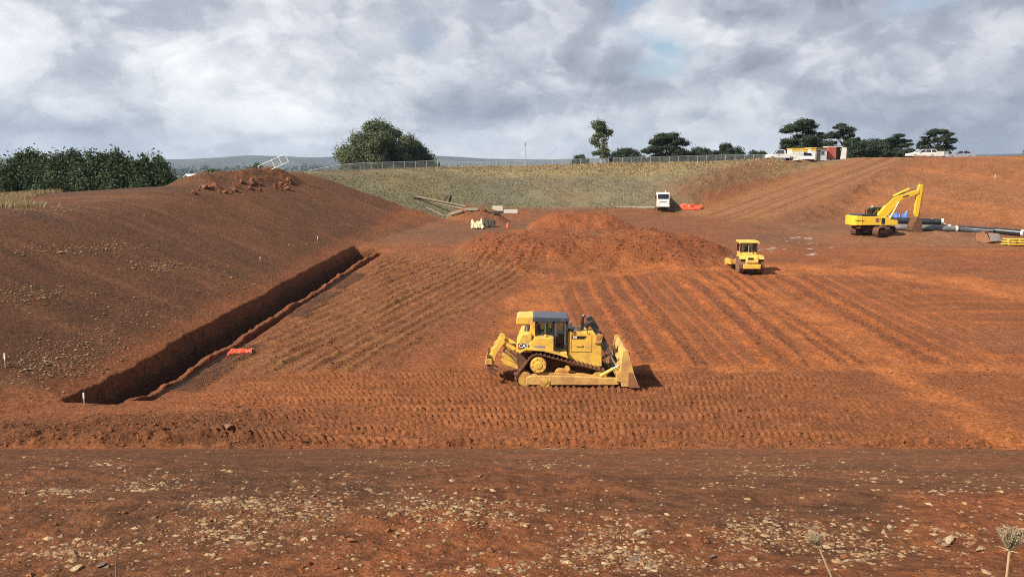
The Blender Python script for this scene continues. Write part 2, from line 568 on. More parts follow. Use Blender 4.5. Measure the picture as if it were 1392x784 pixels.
def build_ground():
    ys = [np.arange(-4, 2.4, .35)]
    t = np.linspace(0, 1, 270)
    ys.append(2.4 + (31.0 - 2.4) * (t ** 1.45))
    ys.append(np.arange(31.03, 43.5, .052))
    ys.append(43.5 + (76 - 43.5) * np.linspace(0, 1, 230) ** 1.25)
    ys.append(np.linspace(76.2, 118, 190))
    ys.append(np.linspace(118.3, 150, 75))
    ys.append(np.geomspace(151, 420, 46))
    ys.append(np.geomspace(430, 9000, 74))
    ys = np.concatenate(ys)
    u1 = np.linspace(-.68, .68, 800)
    uo = np.array([.70, .73, .78, .85, .95, 1.1, 1.4, 1.9, 2.8, 4.5])
    us = np.concatenate([-uo[::-1], u1, uo])
    U, Y = np.meshgrid(us, ys)
    X = U * (np.maximum(Y, 0) * .985 + 4.5)
    Xf, Yf = X.ravel(), Y.ravel()
    fade = 1 - sst(140, 190, Yf)
    Z = macro(Xf, Yf)
    dz, m = detail(Xf, Yf, True)
    tc_, s, tt = trench_cut(Xf, Yf)
    Z = Z + dz * fade + tc_
    nr, nc = U.shape
    idx = np.arange(nr * nc).reshape(nr, nc)
    F = np.stack([idx[:-1, :-1], idx[:-1, 1:], idx[1:, 1:], idx[1:, :-1]], -1).reshape(-1, 4)
    me = fast_mesh('ground', np.stack([Xf, Yf, Z], -1), F)
    me.polygons.foreach_set('use_smooth', np.ones(len(F), dtype=bool))
    # soil colours (by what the ground is made of, with some shade painted in)
    n1 = fbm(Xf * .11, Yf * .11, 201, 4)
    n2 = fbm(Xf * .6, Yf * .6, 202, 4)
    n3 = fbm(Xf * .05, Yf * .2, 203, 4)
    col = np.empty((len(Xf), 3))
    col[:] = (.300, .098, .040)                                    # red clay floor
    col = mix3(col, (.225, .078, .038), np.clip(.5 + 2.2 * n1, 0, 1) * .75)
    orange = (.400, .118, .040)
    col = mix3(col, orange, m['wr'] * np.clip(np.exp(-((m['saw'] - .22) / .2) ** 2) * (.5 + .9 * m['idn']) - .1, 0, 1))
    col = mix3(col, (.215, .072, .034), m['wr'] * np.where(m['idn'] > .45, .55, .1) * np.clip(np.exp(-((m['saw'] - .78) / .2) ** 2), 0, 1))
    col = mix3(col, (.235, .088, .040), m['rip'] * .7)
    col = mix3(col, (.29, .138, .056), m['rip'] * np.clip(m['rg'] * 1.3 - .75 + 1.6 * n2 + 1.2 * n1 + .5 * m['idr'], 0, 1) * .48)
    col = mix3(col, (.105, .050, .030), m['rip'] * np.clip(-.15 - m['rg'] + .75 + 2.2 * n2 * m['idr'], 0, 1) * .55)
    col = mix3(col, (.240, .086, .040), m['band'] * .6)
    col = mix3(col, (.300, .105, .042), m['band'] * np.clip(m['tread'] - .35, 0, 1) * .6)
    col = mix3(col, (.215, .082, .040), m['ch'] * .7)
    # cross-traffic area: compacted orange lanes and purplish worn patches
    col = mix3(col, orange, m['rr'] * np.clip(m['cr'] * .7 + 1.6 * n3, 0, 1) * .9)
    col = mix3(col, (.260, .105, .060), m['rr'] * np.clip(-m['cr'] * .3 - 2.4 * n3, 0, 1) * .8)
    # smooth haul lanes, polished by tyres
    lw_ = m['lm'] * m['fl'] * (m['mk'] < .3)
    col = mix3(col, (.430, .138, .048), lw_ * np.clip(.85 + 1.6 * n2, 0, 1) * .9)
    # back of the floor: damp and brown, some pale puddle margins
    back = m['fl'] * sst(80, 90, Yf) * (1 - m['mk'])
    col = mix3(col, (.190, .088, .055), back * np.clip(.75 + 1.5 * n1, 0, 1))
    col = mix3(col, (.28, .13, .075), back * sst(26, 36, Xf) * np.clip(.4 + 2.5 * n3, 0, 1) * .8)
    # spoil heaps
    col = mix3(col, (.265, .082, .036), m['mk'] * .9)
    col = mix3(col, (.300, .098, .042), m['mk'] * np.clip(2.0 * n2, 0, 1))
    # batters: which side
    out = m['out']
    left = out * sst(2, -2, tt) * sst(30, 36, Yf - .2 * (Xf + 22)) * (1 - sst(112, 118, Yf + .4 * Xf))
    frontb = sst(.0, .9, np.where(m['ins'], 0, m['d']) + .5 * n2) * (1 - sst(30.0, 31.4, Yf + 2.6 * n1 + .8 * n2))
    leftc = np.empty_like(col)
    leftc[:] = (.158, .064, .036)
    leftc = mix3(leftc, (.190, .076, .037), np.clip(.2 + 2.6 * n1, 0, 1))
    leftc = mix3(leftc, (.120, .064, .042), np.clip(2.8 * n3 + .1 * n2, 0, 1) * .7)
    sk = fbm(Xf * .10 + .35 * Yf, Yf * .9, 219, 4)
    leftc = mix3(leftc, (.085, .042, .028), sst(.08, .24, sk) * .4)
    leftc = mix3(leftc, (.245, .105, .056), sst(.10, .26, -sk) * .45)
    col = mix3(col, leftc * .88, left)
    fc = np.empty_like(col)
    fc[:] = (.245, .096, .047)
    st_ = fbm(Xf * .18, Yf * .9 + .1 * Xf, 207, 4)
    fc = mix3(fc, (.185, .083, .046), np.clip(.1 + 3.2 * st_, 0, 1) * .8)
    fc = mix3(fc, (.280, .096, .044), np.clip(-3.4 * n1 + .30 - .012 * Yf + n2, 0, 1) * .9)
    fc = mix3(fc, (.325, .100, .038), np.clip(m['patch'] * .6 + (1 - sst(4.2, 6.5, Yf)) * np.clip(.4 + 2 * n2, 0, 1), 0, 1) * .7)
    leftshade = sst(3.0, -9.0, Xf + 5 * n1 + 3 * n2)  # left side darkened in the soil colour, standing in for cloud shade
    col = mix3(col, fc * (.96 - .22 * leftshade)[:, None], frontb)
    col = col * (1 - .22 * leftshade * m['ch'])[:, None]
    darkened = np.clip((-tc_ - .45) / .45, 0, 1)  # shade of the trench walls put into the soil colour, by depth
    col = mix3(col, (.062, .030, .022), darkened * .88)
    # right batter
    rb = out * sst(6, 9.5, m['rt'] + (Yf < 105) * 20) * (1 - sst(30, 31, 31 + (31 - Yf)) ) * sst(26, 34, Xf)
    rc = np.empty_like(col)
    rc[:] = (.315, .118, .055)
    band_r = fbm(Xf * .06 + Yf * .05, (Yf + Xf) * .25, 209, 4)
    rc = mix3(rc, (.255, .105, .056), np.clip(.4 + 2.6 * band_r, 0, 1))
    rc = mix3(rc, (.38, .135, .055), np.clip(-2.6 * band_r, 0, 1) * .8)
    col = mix3(col, rc, rb)
    # grassed far batter
    gr = out * sst(110.5, 113.5, Yf + .35 * np.clip(Xf, -60, 0) + 2.0 * n2 + 2.2 * n1 + 9.0 * sst(-9, -26, Xf)) * sst(9, 12, -m['rt'] + 3.0 * n2 + .14 * np.clip(m['rs'], 0, 45) + 14 * (1 - sst(18, 30, Xf)))
    lineg = sst(-.7, .9, grass_side(Xf, Yf) + 1.6 * n2 + 1.2 * n1)
    gr = np.where(Xf < GA.x + 2, np.maximum(out, sst(.2, .6, np.where(m['ins'], 0, m['d']))) * lineg, gr)
    gr = np.maximum(gr, sst(140, 150, Yf))
    gc = np.empty_like(col)
    gc[:] = (.225, .190, .135)
    gc = mix3(gc, (.215, .190, .095), np.clip(-.15 + 3.2 * fbm(Xf * .06, Yf * .16, 211, 4) - .03 * (Xf - 5) * 0, 0, 1) * .9)
    gc = mix3(gc, (.170, .155, .125), np.clip(.3 + 2.8 * fbm(Xf * .07 + 40, Yf * .13, 213, 4), 0, 1) * .85)
    gc = mix3(gc, (.250, .125, .070), np.clip(2.5 * n1 - .05, 0, 1) * .5)
    crestw = sst(128, 133, Yf - .04 * Xf + 2.5 * n2)
    gc = mix3(gc, (.34, .25, .135), crestw * (.75))
    # far country: pasture and ploughed red ground and scrub
    ff = fbm(Xf * .004, Yf * .0022, 215, 4)
    fcn = np.empty_like(col)
    fcn[:] = (.046, .050, .042)
    fcn = mix3(fcn, (.11, .10, .065), np.clip(3 * ff, 0, 1))
    fcn = mix3(fcn, (.025, .032, .026), np.clip(-5 * ff + 6 * fbm(Xf * .02, Yf * .006, 216, 3), 0, 1))
    gc = mix3(gc, fcn, sst(200, 320, Yf) * (1 - .6 * sst(.2, .4, np.arctan2(Xf, Yf)) * (1 - sst(420, 700, Yf))))
    col = mix3(col, gc, np.clip(gr, 0, 1))
    # ramp
    rw = sst(-8, 3, m['rs']) * (1 - sst(RL + 6, RL + 18, m['rs'])) * (1 - sst(5.5, 8.5, np.abs(m['rt'] - .5) + 2.5 * n2))
    rcol = np.empty_like(col)
    rcol[:] = (.300, .132, .068)
    rcol = mix3(rcol, (.205, .088, .046), np.clip(np.exp(-((np.abs(m['rt'] + 1.0) - 1.5) / .45) ** 2) + np.exp(-((np.abs(m['rt'] - 3.2 + .02 * m['rs']) - 1.2) / .4) ** 2) + .6 * n2, 0, 1) * .85)
    col = mix3(col, rcol, rw)
    col = mix3(col, (.215, .092, .052), np.clip(m['bm'], 0, 1) * .85)
    # strip of rubble and straw at the far left crest
    lc = sst(-41, -44, Xf - .35 * (Yf - 70) + 2 * n2) * (Yf > 55) * (Yf < 110)
    # paler dust everywhere: small variation
    col *= (1 + .40 * n2 + .22 * m['fine'])[:, None]
    col = np.clip(col * np.array([.705, .715, .60]), .006, .8)
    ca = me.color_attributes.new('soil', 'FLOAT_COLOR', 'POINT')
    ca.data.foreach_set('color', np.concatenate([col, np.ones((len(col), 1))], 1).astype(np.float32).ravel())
    return me


# haul lanes over the floor, as world points picked off the photograph
def lane_pts(pp):
    return [tuple(gp(*p)[:2]) for p in pp]


for pp, half, soft in (([(640, 492), (690, 478), (700, 440), (720, 400), (770, 382), (830, 372), (900, 364)], 1.0, .8), ([(745, 430), (742, 395), (735, 378), (700, 362)], .8, .7),
                       ([(1060, 366), (1150, 365), (1260, 375), (1330, 388), (1420, 405)], 2.4, 1.8), ([(690, 492), (830, 497), (960, 500), (1080, 500), (1200, 498), (1390, 500)], .45, .6),
                       ([(1040, 400), (1130, 440), (1200, 490), (1270, 540), (1400, 610)], .9, .8), ([(905, 366), (1000, 395), (1090, 470), (1110, 500)], .35, .4), ([(1060, 366), (1000, 366), (900, 364)], .5, .6)):
    LANES.append((lane_pts(pp), half, soft))


# ------------------------------------------------------------------ materials
def mat(name, col, rough=.6, metal=0.0, bump=0.0, bscale=30.0, var=0.12, vscale=4.0, dirt=None, dscale=3.0, damt=.4, spec=.5, coat=0.0):
    """painted / plain surface with slight colour variation, optional dirt patches and fine relief"""
    m = bpy.data.materials.new(name)
    m.use_nodes = True
    t = m.node_tree
    n, l = t.nodes, t.links
    b = n['Principled BSDF']
    b.inputs['Roughness'].default_value = rough
    b.inputs['Metallic'].default_value = metal
    b.inputs['Specular IOR Level'].default_value = spec
    if coat:
        b.inputs['Coat Weight'].default_value = coat
    tcn = n.new('ShaderNodeTexCoord')
    nz = n.new('ShaderNodeTexNoise')
    nz.inputs['Scale'].default_value = vscale
    nz.inputs['Detail'].default_value = 6
    nz.inputs['Roughness'].default_value = .6
    l.new(tcn.outputs['Object'], nz.inputs['Vector'])
    hs = n.new('ShaderNodeMixRGB')
    hs.blend_type = 'MIX'
    lo = tuple(c * (1 - var) for c in col)
    hi = tuple(min(1, c * (1 + var)) for c in col)
    hs.inputs[1].default_value = (*lo, 1)
    hs.inputs[2].default_value = (*hi, 1)
    l.new(nz.outputs[0], hs.inputs[0])
    outc = hs.outputs[0]
    if dirt:
        dn = n.new('ShaderNodeTexNoise')
        dn.inputs['Scale'].default_value = dscale
        dn.inputs['Detail'].default_value = 8
        dn.inputs['Roughness'].default_value = .65
        l.new(tcn.outputs['Object'], dn.inputs['Vector'])
        rp = n.new('ShaderNodeValToRGB')
        rp.color_ramp.elements[0].position = 1 - damt - .12
        rp.color_ramp.elements[0].color = (0, 0, 0, 1)
        rp.color_ramp.elements[1].position = 1 - damt + .12
        rp.color_ramp.elements[1].color = (1, 1, 1, 1)
        l.new(dn.outputs[0], rp.inputs[0])
        mx = n.new('ShaderNodeMixRGB')
        mx.inputs[2].default_value = (*dirt, 1)
        l.new(rp.outputs[0], mx.inputs[0])
        l.new(outc, mx.inputs[1])
        outc = mx.outputs[0]
        rm = n.new('ShaderNodeMapRange')
        rm.inputs['To Min'].default_value = rough
        rm.inputs['To Max'].default_value = .9
        l.new(rp.outputs[0], rm.inputs[0])
        l.new(rm.outputs[0], b.inputs['Roughness'])
    l.new(outc, b.inputs['Base Color'])
    if bump:
        bn = n.new('ShaderNodeTexNoise')
        bn.inputs['Scale'].default_value = bscale
        bn.inputs['Detail'].default_value = 5
        l.new(tcn.outputs['Object'], bn.inputs['Vector'])
        bp = n.new('ShaderNodeBump')
        bp.inputs['Strength'].default_value = bump
        bp.inputs['Distance'].default_value = .05
        l.new(bn.outputs[0], bp.inputs['Height'])
        l.new(bp.outputs[0], b.inputs['Normal'])
    return m


def ground_material():
    m = bpy.data.materials.new('soil')
    m.use_nodes = True
    t = m.node_tree
    n, l = t.nodes, t.links
    b = n['Principled BSDF']
    b.inputs['Roughness'].default_value = .92
    b.inputs['Specular IOR Level'].default_value = .2
    at_ = n.new('ShaderNodeVertexColor')
    at_.layer_name = 'soil'
    tcn = n.new('ShaderNodeTexCoord')

    def noise(sc, det, ro=.6):
        k = n.new('ShaderNodeTexNoise')
        k.inputs['Scale'].default_value = sc
        k.inputs['Detail'].default_value = det
        k.inputs['Roughness'].default_value = ro
        l.new(tcn.outputs['Object'], k.inputs['Vector'])
        return k.outputs[0]

    def mr(v, a, b_, c, d):
        k = n.new('ShaderNodeMapRange')
        k.inputs[1].default_value = a
        k.inputs[2].default_value = b_
        k.inputs[3].default_value = c
        k.inputs[4].default_value = d
        l.new(v, k.inputs[0])
        return k.outputs[0]

    def mul(a, b_):
        k = n.new('ShaderNodeMath')
        k.operation = 'MULTIPLY'
        for i, v in enumerate((a, b_)):
            if isinstance(v, (int, float)):
                k.inputs[i].default_value = v
            else:
                l.new(v, k.inputs[i])
        return k.outputs[0]
    f = mul(mul(mr(noise(5.0, 9, .72), .36, .64, .58, 1.42), mr(noise(19.0, 5, .7), .36, .64, .72, 1.28)), mr(noise(.9, 6), .3, .7, .86, 1.14))
    vm = n.new('ShaderNodeVectorMath')
    vm.operation = 'SCALE'
    l.new(at_.outputs[0], vm.inputs[0])
    l.new(f, vm.inputs['Scale'])
    l.new(vm.outputs[0], b.inputs['Base Color'])
    h = n.new('ShaderNodeMath')
    h.operation = 'ADD'
    l.new(mul(noise(3.4, 8, .68), .26), h.inputs[0])
    l.new(mul(noise(15, 6, .7), .10), h.inputs[1])
    bp = n.new('ShaderNodeBump')
    bp.inputs['Strength'].default_value = .85
    bp.inputs['Distance'].default_value = 1.0
    l.new(h.outputs[0], bp.inputs['Height'])
    l.new(bp.outputs[0], b.inputs['Normal'])
    return m


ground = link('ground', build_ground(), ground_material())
tag(ground, 'red earth pit floor with graded batters and the grassy country beyond', 'ground', kind='structure')
# ------------------------------------------------------------------ shape builder
class MB:
    def __init__(s):
        s.v, s.f = [], []

    def add(s, V, F):
        o = len(s.v)
        s.v += [tuple(p) for p in V]
        s.f += [tuple(i + o for i in f) for f in F]
        return s

    def box(s, x0, x1, y0, y1, z0, z1):
        V = [(x, y, z) for z in (z0, z1) for y in (y0, y1) for x in (x0, x1)]
        return s.add(V, [(0, 2, 3, 1), (4, 5, 7, 6), (0, 1, 5, 4), (2, 6, 7, 3), (0, 4, 6, 2), (1, 3, 7, 5)])

    def prism(s, pts, a0, a1, axis='y'):
        """polygon pts pushed along an axis; pts are (x,z) for y, (y,z) for x, (x,y) for z"""
        n = len(pts)

        def P(p, a):
            return (p[0], a, p[1]) if axis == 'y' else ((a, p[0], p[1]) if axis == 'x' else (p[0], p[1], a))
        V = [P(p, a0) for p in pts] + [P(p, a1) for p in pts]
        F = [tuple(range(n)), tuple(range(2 * n - 1, n - 1, -1))]
        F += [(i, i + n, (i + 1) % n + n, (i + 1) % n) for i in range(n)]
        return s.add(V, F)

    def tube(s, p0, p1, r0, r1=None, n=10, cap=True):
        r1 = r0 if r1 is None else r1
        p0, p1 = Vector(p0), Vector(p1)
        q = (p1 - p0).to_track_quat('Z', 'Y')
        V = []
        for p, r in ((p0, r0), (p1, r1)):
            for i in range(n):
                a = 2 * math.pi * i / n
                V.append(p + q @ Vector((r * math.cos(a), r * math.sin(a), 0)))
        F = [(i, (i + 1) % n, (i + 1) % n + n, i + n) for i in range(n)]
        if cap:
            F += [tuple(range(n - 1, -1, -1)), tuple(range(n, 2 * n))]
        return s.add(V, F)

    def path(s, pts, r, n=8, r_end=None):
        k = len(pts) - 1
        for i in range(k):
            ra = r if r_end is None else r + (r_end - r) * i / k
            rb = r if r_end is None else r + (r_end - r) * (i + 1) / k
            s.tube(pts[i], pts[i + 1], ra, rb, n)
        return s

    def lathe(s, prof, c, axis='y', n=24):
        """prof: list of (radius, offset along axis)"""
        V, F = [], []
        m = len(prof)
        for i in range(n):
            a = 2 * math.pi * i / n
            for r, o in prof:
                u, w = r * math.cos(a), r * math.sin(a)
                V.append((c[0] + u, c[1] + o, c[2] + w) if axis == 'y' else ((c[0] + o, c[1] + u, c[2] + w) if axis == 'x' else (c[0] + u, c[1] + w, c[2] + o)))
        for i in range(n):
            for j in range(m - 1):
                F.append((i * m + j, ((i + 1) % n) * m + j, ((i + 1) % n) * m + j + 1, i * m + j + 1))
        F.append(tuple(i * m for i in range(n)))
        F.append(tuple(i * m + m - 1 for i in range(n - 1, -1, -1)))
        return s.add(V, F)

    def quad(s, a, b, c, d):
        return s.add([a, b, c, d], [(0, 1, 2, 3)])

    def mesh(s, name):
        me = bpy.data.meshes.new(name)
        me.from_pydata(s.v, [], s.f)
        bm = bmesh.new()
        bm.from_mesh(me)
        bmesh.ops.recalc_face_normals(bm, faces=bm.faces)
        bm.to_mesh(me)
        bm.free()
        me.update()
        return me


def part(name, mb, m, parent=None, bev=0.0, smooth=False, loc=(0, 0, 0), rot=(0, 0, 0)):
    me = mb.mesh(name)
    o = link(name, me, m, parent, loc, rot)
    if smooth:
        me.polygons.foreach_set('use_smooth', np.ones(len(me.polygons), dtype=bool))
        me.set_sharp_from_angle(angle=R(40))
    if bev:
        b = o.modifiers.new('bevel', 'BEVEL')
        b.width = bev
        b.segments = 2
        b.limit_method = 'ANGLE'
        b.angle_limit = R(35)
    return o


def thing(name, label, cat, loc=(0, 0, 0), rz=0.0, group=None, rot=None):
    o = bpy.data.objects.new(name, None)
    C.objects.link(o)
    o.empty_display_size = .2
    o.location = loc
    o.rotation_euler = rot if rot else (0, 0, rz)
    return tag(o, label, cat, group)


def text_part(body, size, m, parent, loc, rot, depth=.004, bold=False):
    cu = bpy.data.curves.new('lettering', 'FONT')
    cu.body = body
    cu.size = size
    cu.align_x = 'CENTER'
    cu.align_y = 'CENTER'
    cu.extrude = depth
    if bold:
        cu.offset = size * .025
    tmp = bpy.data.objects.new('lettering', cu)
    me = bpy.data.meshes.new_from_object(tmp)
    bpy.data.objects.remove(tmp)
    return link('lettering', me, m, parent, loc, rot)


def glass_mat(name, tint, gloss=.12, rough=.03):
    m = bpy.data.materials.new(name)
    m.use_nodes = True
    t = m.node_tree
    n, l = t.nodes, t.links
    n.remove(n['Principled BSDF'])
    tr = n.new('ShaderNodeBsdfTransparent')
    tr.inputs[0].default_value = (*tint, 1)
    gl = n.new('ShaderNodeBsdfGlossy')
    gl.inputs['Roughness'].default_value = rough
    fr = n.new('ShaderNodeFresnel')
    fr.inputs[0].default_value = 1.5
    ad = n.new('ShaderNodeMath')
    ad.operation = 'ADD'
    ad.inputs[1].default_value = gloss * .5
    l.new(fr.outputs[0], ad.inputs[0])
    mx = n.new('ShaderNodeMixShader')
    l.new(ad.outputs[0], mx.inputs[0])
    l.new(tr.outputs[0], mx.inputs[1])
    l.new(gl.outputs[0], mx.inputs[2])
    l.new(mx.outputs[0], n['Material Output'].inputs[0])
    return m


DIRT = (.20, .075, .035)
M = dict(
    yellow=mat('machine_yellow', (.66, .41, .065), .42, dirt=(.40, .20, .075), damt=.42, dscale=2.6, var=.12, bump=.05),
    yellow_dirty=mat('machine_yellow_dusty', (.58, .35, .065), .55, dirt=(.34, .15, .055), damt=.52, dscale=2.0, var=.1, bump=.1),
    yellow_worn=mat('worn_blade_paint', (.56, .35, .09), .6, dirt=(.36, .175, .07), damt=.50, dscale=1.5, var=.15, bump=.15),
    digger=mat('digger_yellow', (.66, .42, .030), .38, dirt=(.42, .22, .05), damt=.33, dscale=1.8, var=.06),
    steel=mat('track_steel', (.075, .042, .030), .55, .25, dirt=(.16, .062, .032), damt=.55, dscale=6, bump=.2),
    muddy=mat('muddy_steel', (.085, .036, .020), .85, dirt=(.135, .056, .026), damt=.5, dscale=4, bump=.4, bscale=14),
    black=mat('black_paint', (.018, .020, .024), .28, var=.2, dirt=(.07, .05, .04), damt=.36),
    roof=mat('dark_blue_roof_paint', (.045, .058, .080), .32, var=.15, dirt=(.12, .09, .07), damt=.36),
    rubber=mat('rubber', (.022, .020, .020), .8, var=.2, dirt=(.17, .085, .045), damt=.62, dscale=5, bump=.2),
    rubber_clean=mat('dark_rubber', (.02, .02, .02), .75, var=.2),
    chrome=mat('chrome_rod', (.72, .72, .72), .18, 1.0, var=.05),
    white=mat('white_paint', (.62, .61, .58), .4, var=.04, dirt=(.42, .31, .24), damt=.34, dscale=2.5),
    white_clean=mat('white_car_paint', (.62, .62, .60), .25, var=.03, coat=.4),
    silver=mat('silver_car_paint', (.36, .38, .42), .28, .5, var=.05, coat=.5),
    grey=mat('grey_metal', (.30, .31, .32), .45, .4, var=.15, dirt=(.25, .14, .09), damt=.4),
    galv=mat('galvanised_steel', (.46, .48, .50), .45, .6, var=.12),
    letter=mat('white_lettering', (.80, .80, .78), .5, var=.02),
    plate=mat('black_plate', (.015, .014, .013), .4, var=.1),
    red=mat('red_container_paint', (.42, .085, .060), .55, var=.15, dirt=(.32, .11, .08), damt=.45, dscale=2),
    orange=mat('orange_plastic_mesh', (.62, .070, .018), .5, var=.2, vscale=20),
    lamp=mat('lamp_lens', (.75, .55, .35), .2, var=.05),
    lamp_red=mat('tail_lamp', (.45, .02, .02), .25, var=.05),
    pipe=mat('black_polythene_pipe', (.020, .022, .026), .30, var=.2, dirt=(.10, .06, .045), damt=.32, dscale=1.5),
    pipe_grey=mat('dusty_grey_pipe', (.095, .11, .12), .38, var=.2, dirt=(.24, .17, .12), damt=.42, dscale=1.2),
    pipe_white=mat('white_pipe_cap', (.55, .54, .51), .5, var=.06),
    timber=mat('weathered_timber', (.20, .155, .105), .85, var=.25, vscale=9, bump=.2),
    timber_dark=mat('dark_timber', (.055, .045, .036), .9, var=.3, bump=.2),
    pale=mat('pale_board', (.36, .32, .25), .8, var=.12),
    yellow_wall=mat('yellow_trim', (.70, .42, .06), .5, var=.08),
    grey_wall=mat('grey_hut_panel', (.42, .43, .46), .6, var=.06),
    blue=mat('blue_tarpaulin', (.06, .14, .42), .45, var=.2),
    skin=mat('skin', (.48, .28, .19), .55, var=.05),
    hivis_g=mat('green_vest', (.22, .75, .16), .8, var=.1),
    hivis_y=mat('yellow_vest', (.70, .62, .08), .8, var=.1),
    trousers=mat('navy_trousers', (.03, .035, .06), .9, var=.2),
    seat=mat('seat_fabric', (.03, .03, .03), .9, var=.2),
    glass=glass_mat('cab_glass', (.82, .90, .87), .06),
    glass_dark=glass_mat('tinted_glass', (.10, .12, .13), .18),
    glass_blue=glass_mat('bluish_glass', (.12, .22, .34), .25),
    cable=mat('hose_black', (.015, .015, .015), .5, var=.1),
    cattle=mat('black_hide', (.012, .011, .010), .7, var=.2),
    bucket=mat('worn_bucket_steel', (.19, .078, .038), .75, dirt=(.24, .11, .052), damt=.5, bump=.2),
    stake=mat('white_stake', (.55, .53, .48), .7, var=.08),
    rebar=mat('rebar_steel', (.045, .034, .024), .6, .4, var=.3, vscale=12),
)


# ------------------------------------------------------------------ people (seated)
def seated_person(label, vest, loc, rz, group=None):
    """one continuous skinned body, seated, hands forward on the controls; clothing and hair as children"""
    J = [((0, 0, .0), .145), ((.03, 0, .20), .15), ((.04, 0, .42), .155), ((.04, 0, .56), .07), ((.05, 0, .63), .062), ((.06, 0, .72), .098), ((.06, 0, .82), .092)]
    E = [(0, 1), (1, 2), (2, 3), (3, 4), (4, 5), (5, 6)]
    for sgn in (-1, 1):
        b = len(J)
        J += [((.04, sgn * .19, .47), .075), ((.10, sgn * .25, .24), .055), ((.33, sgn * .20, .20), .045), ((.42, sgn * .18, .22), .04),
              ((.10, sgn * .10, -.02), .10), ((.45, sgn * .13, .03), .078), ((.50, sgn * .13, -.36), .058), ((.53, sgn * .13, -.42), .05), ((.66, sgn * .14, -.44), .042)]
        E += [(2, b), (b, b + 1), (b + 1, b + 2), (b + 2, b + 3), (0, b + 4), (b + 4, b + 5), (b + 5, b + 6), (b + 6, b + 7), (b + 7, b + 8)]
    me = bpy.data.meshes.new('person')
    me.from_pydata([j[0] for j in J], E, [])
    o = link('person', me, None, None, loc, (0, 0, rz))
    sk = o.modifiers.new('skin', 'SKIN')
    for i, j in enumerate(J):
        me.skin_vertices[0].data[i].radius = (j[1], j[1])
        me.skin_vertices[0].data[i].use_root = (i == 0)
    sb = o.modifiers.new('sub', 'SUBSURF')
    sb.levels = sb.render_levels = 1
    dg = bpy.context.evaluated_depsgraph_get()
    body = bpy.data.meshes.new_from_object(o.evaluated_get(dg))
    o.modifiers.clear()
    o.data = body
    body.materials.clear()
    for mm in (M['skin'], vest, M['trousers']):
        body.materials.append(mm)
    for p in body.polygons:
        c = p.center
        if c.z > .585: p.material_index = 0
        elif c.x > .30 and c.z > .12: p.material_index = 0
        elif c.z > .09: p.material_index = 1
        else: p.material_index = 2
        p.use_smooth = True
    tag(o, label, 'person', group)
    hm = MB()
    hm.lathe([(.112, 0), (.110, .05), (.085, .10), (.03, .125)], (.055, 0, .80), 'z', 14)
    hm.prism([(.15, -.07), (.235, -.05), (.235, .05), (.15, .07)], .80, .815, 'z')
    part('hard_hat', hm, M['white'], o, smooth=True)
    fm = MB()
    fm.box(.148, .172, -.013, .013, .70, .75)
    part('nose', fm, M['skin'], o, bev=.006)
    for sgn in (-1, 1):
        em = MB()
        em.box(.140, .152, sgn * .035 - .013, sgn * .035 + .013, .752, .768)
        part('eye', em, M['plate'], o)
    return o


# ------------------------------------------------------------------ bulldozer
def track_loop(pulleys, n_per=14):
    """outer belt round circles (x,z,r) given in order, all turned the same way"""
    pts = []
    k = len(pulleys)
    tang = []
    for i in range(k):
        x0, z0, r0 = pulleys[i]
        x1, z1, r1 = pulleys[(i + 1) % k]
        dx, dz = x1 - x0, z1 - z0
        d = math.hypot(dx, dz)
        base = math.atan2(dz, dx)
        off = math.acos((r0 - r1) / d)
        tang.append(base + off)
    for i in range(k):
        a_in, a_out = tang[i - 1], tang[i]
        while a_out > a_in: a_out -= 2 * math.pi
        x, z, r = pulleys[i]
        for j in range(n_per + 1):
            a = a_in + (a_out - a_in) * j / n_per
            pts.append((x + r * math.cos(a), z + r * math.sin(a)))
    return pts


def resample(pts, step):
    P = [Vector((p[0], p[1])) for p in pts] + [Vector((pts[0][0], pts[0][1]))]
    seg = [(P[i + 1] - P[i]).length for i in range(len(P) - 1)]
    tot = sum(seg)
    n = round(tot / step)
    out = []
    for k in range(n):
        d = k * tot / n
        i = 0
        while d > seg[i]:
            d -= seg[i]
            i += 1
        q = P[i] + (P[i + 1] - P[i]) * (d / seg[i])
        t = (P[i + 1] - P[i]).normalized()
        out.append((q, t))
    return out, tot / n


def track_mesh(pulleys, y0, y1, pitch, th, grouser):
    mb = MB()
    ring, p = resample(track_loop(pulleys), pitch)
    for q, t in ring:
        nrm = Vector((-t.y, t.x))           # outwards for clockwise travel
        if (q - Vector((sum(a[0] for a in pulleys) / len(pulleys), sum(a[1] for a in pulleys) / len(pulleys)))).dot(nrm) < 0 and False:
            nrm = -nrm
        h = p * .49
        def pt(a, b):
            w = q + t * a + nrm * b
            return (w.x, w.y)
        poly = [pt(-h, -th), pt(h, -th), pt(h, 0), pt(h * .55, 0), pt(h * .35, grouser), pt(h * .05, grouser), pt(-h * .1, 0), pt(-h, 0)]
        mb.prism(poly, y0, y1)
        mb.prism([pt(-h * .95, -th - .07), pt(h * .95, -th - .07), pt(h * .9, -th), pt(-h * .9, -th)], y0 + (y1 - y0) * .3, y1 - (y1 - y0) * .3)
    return mb


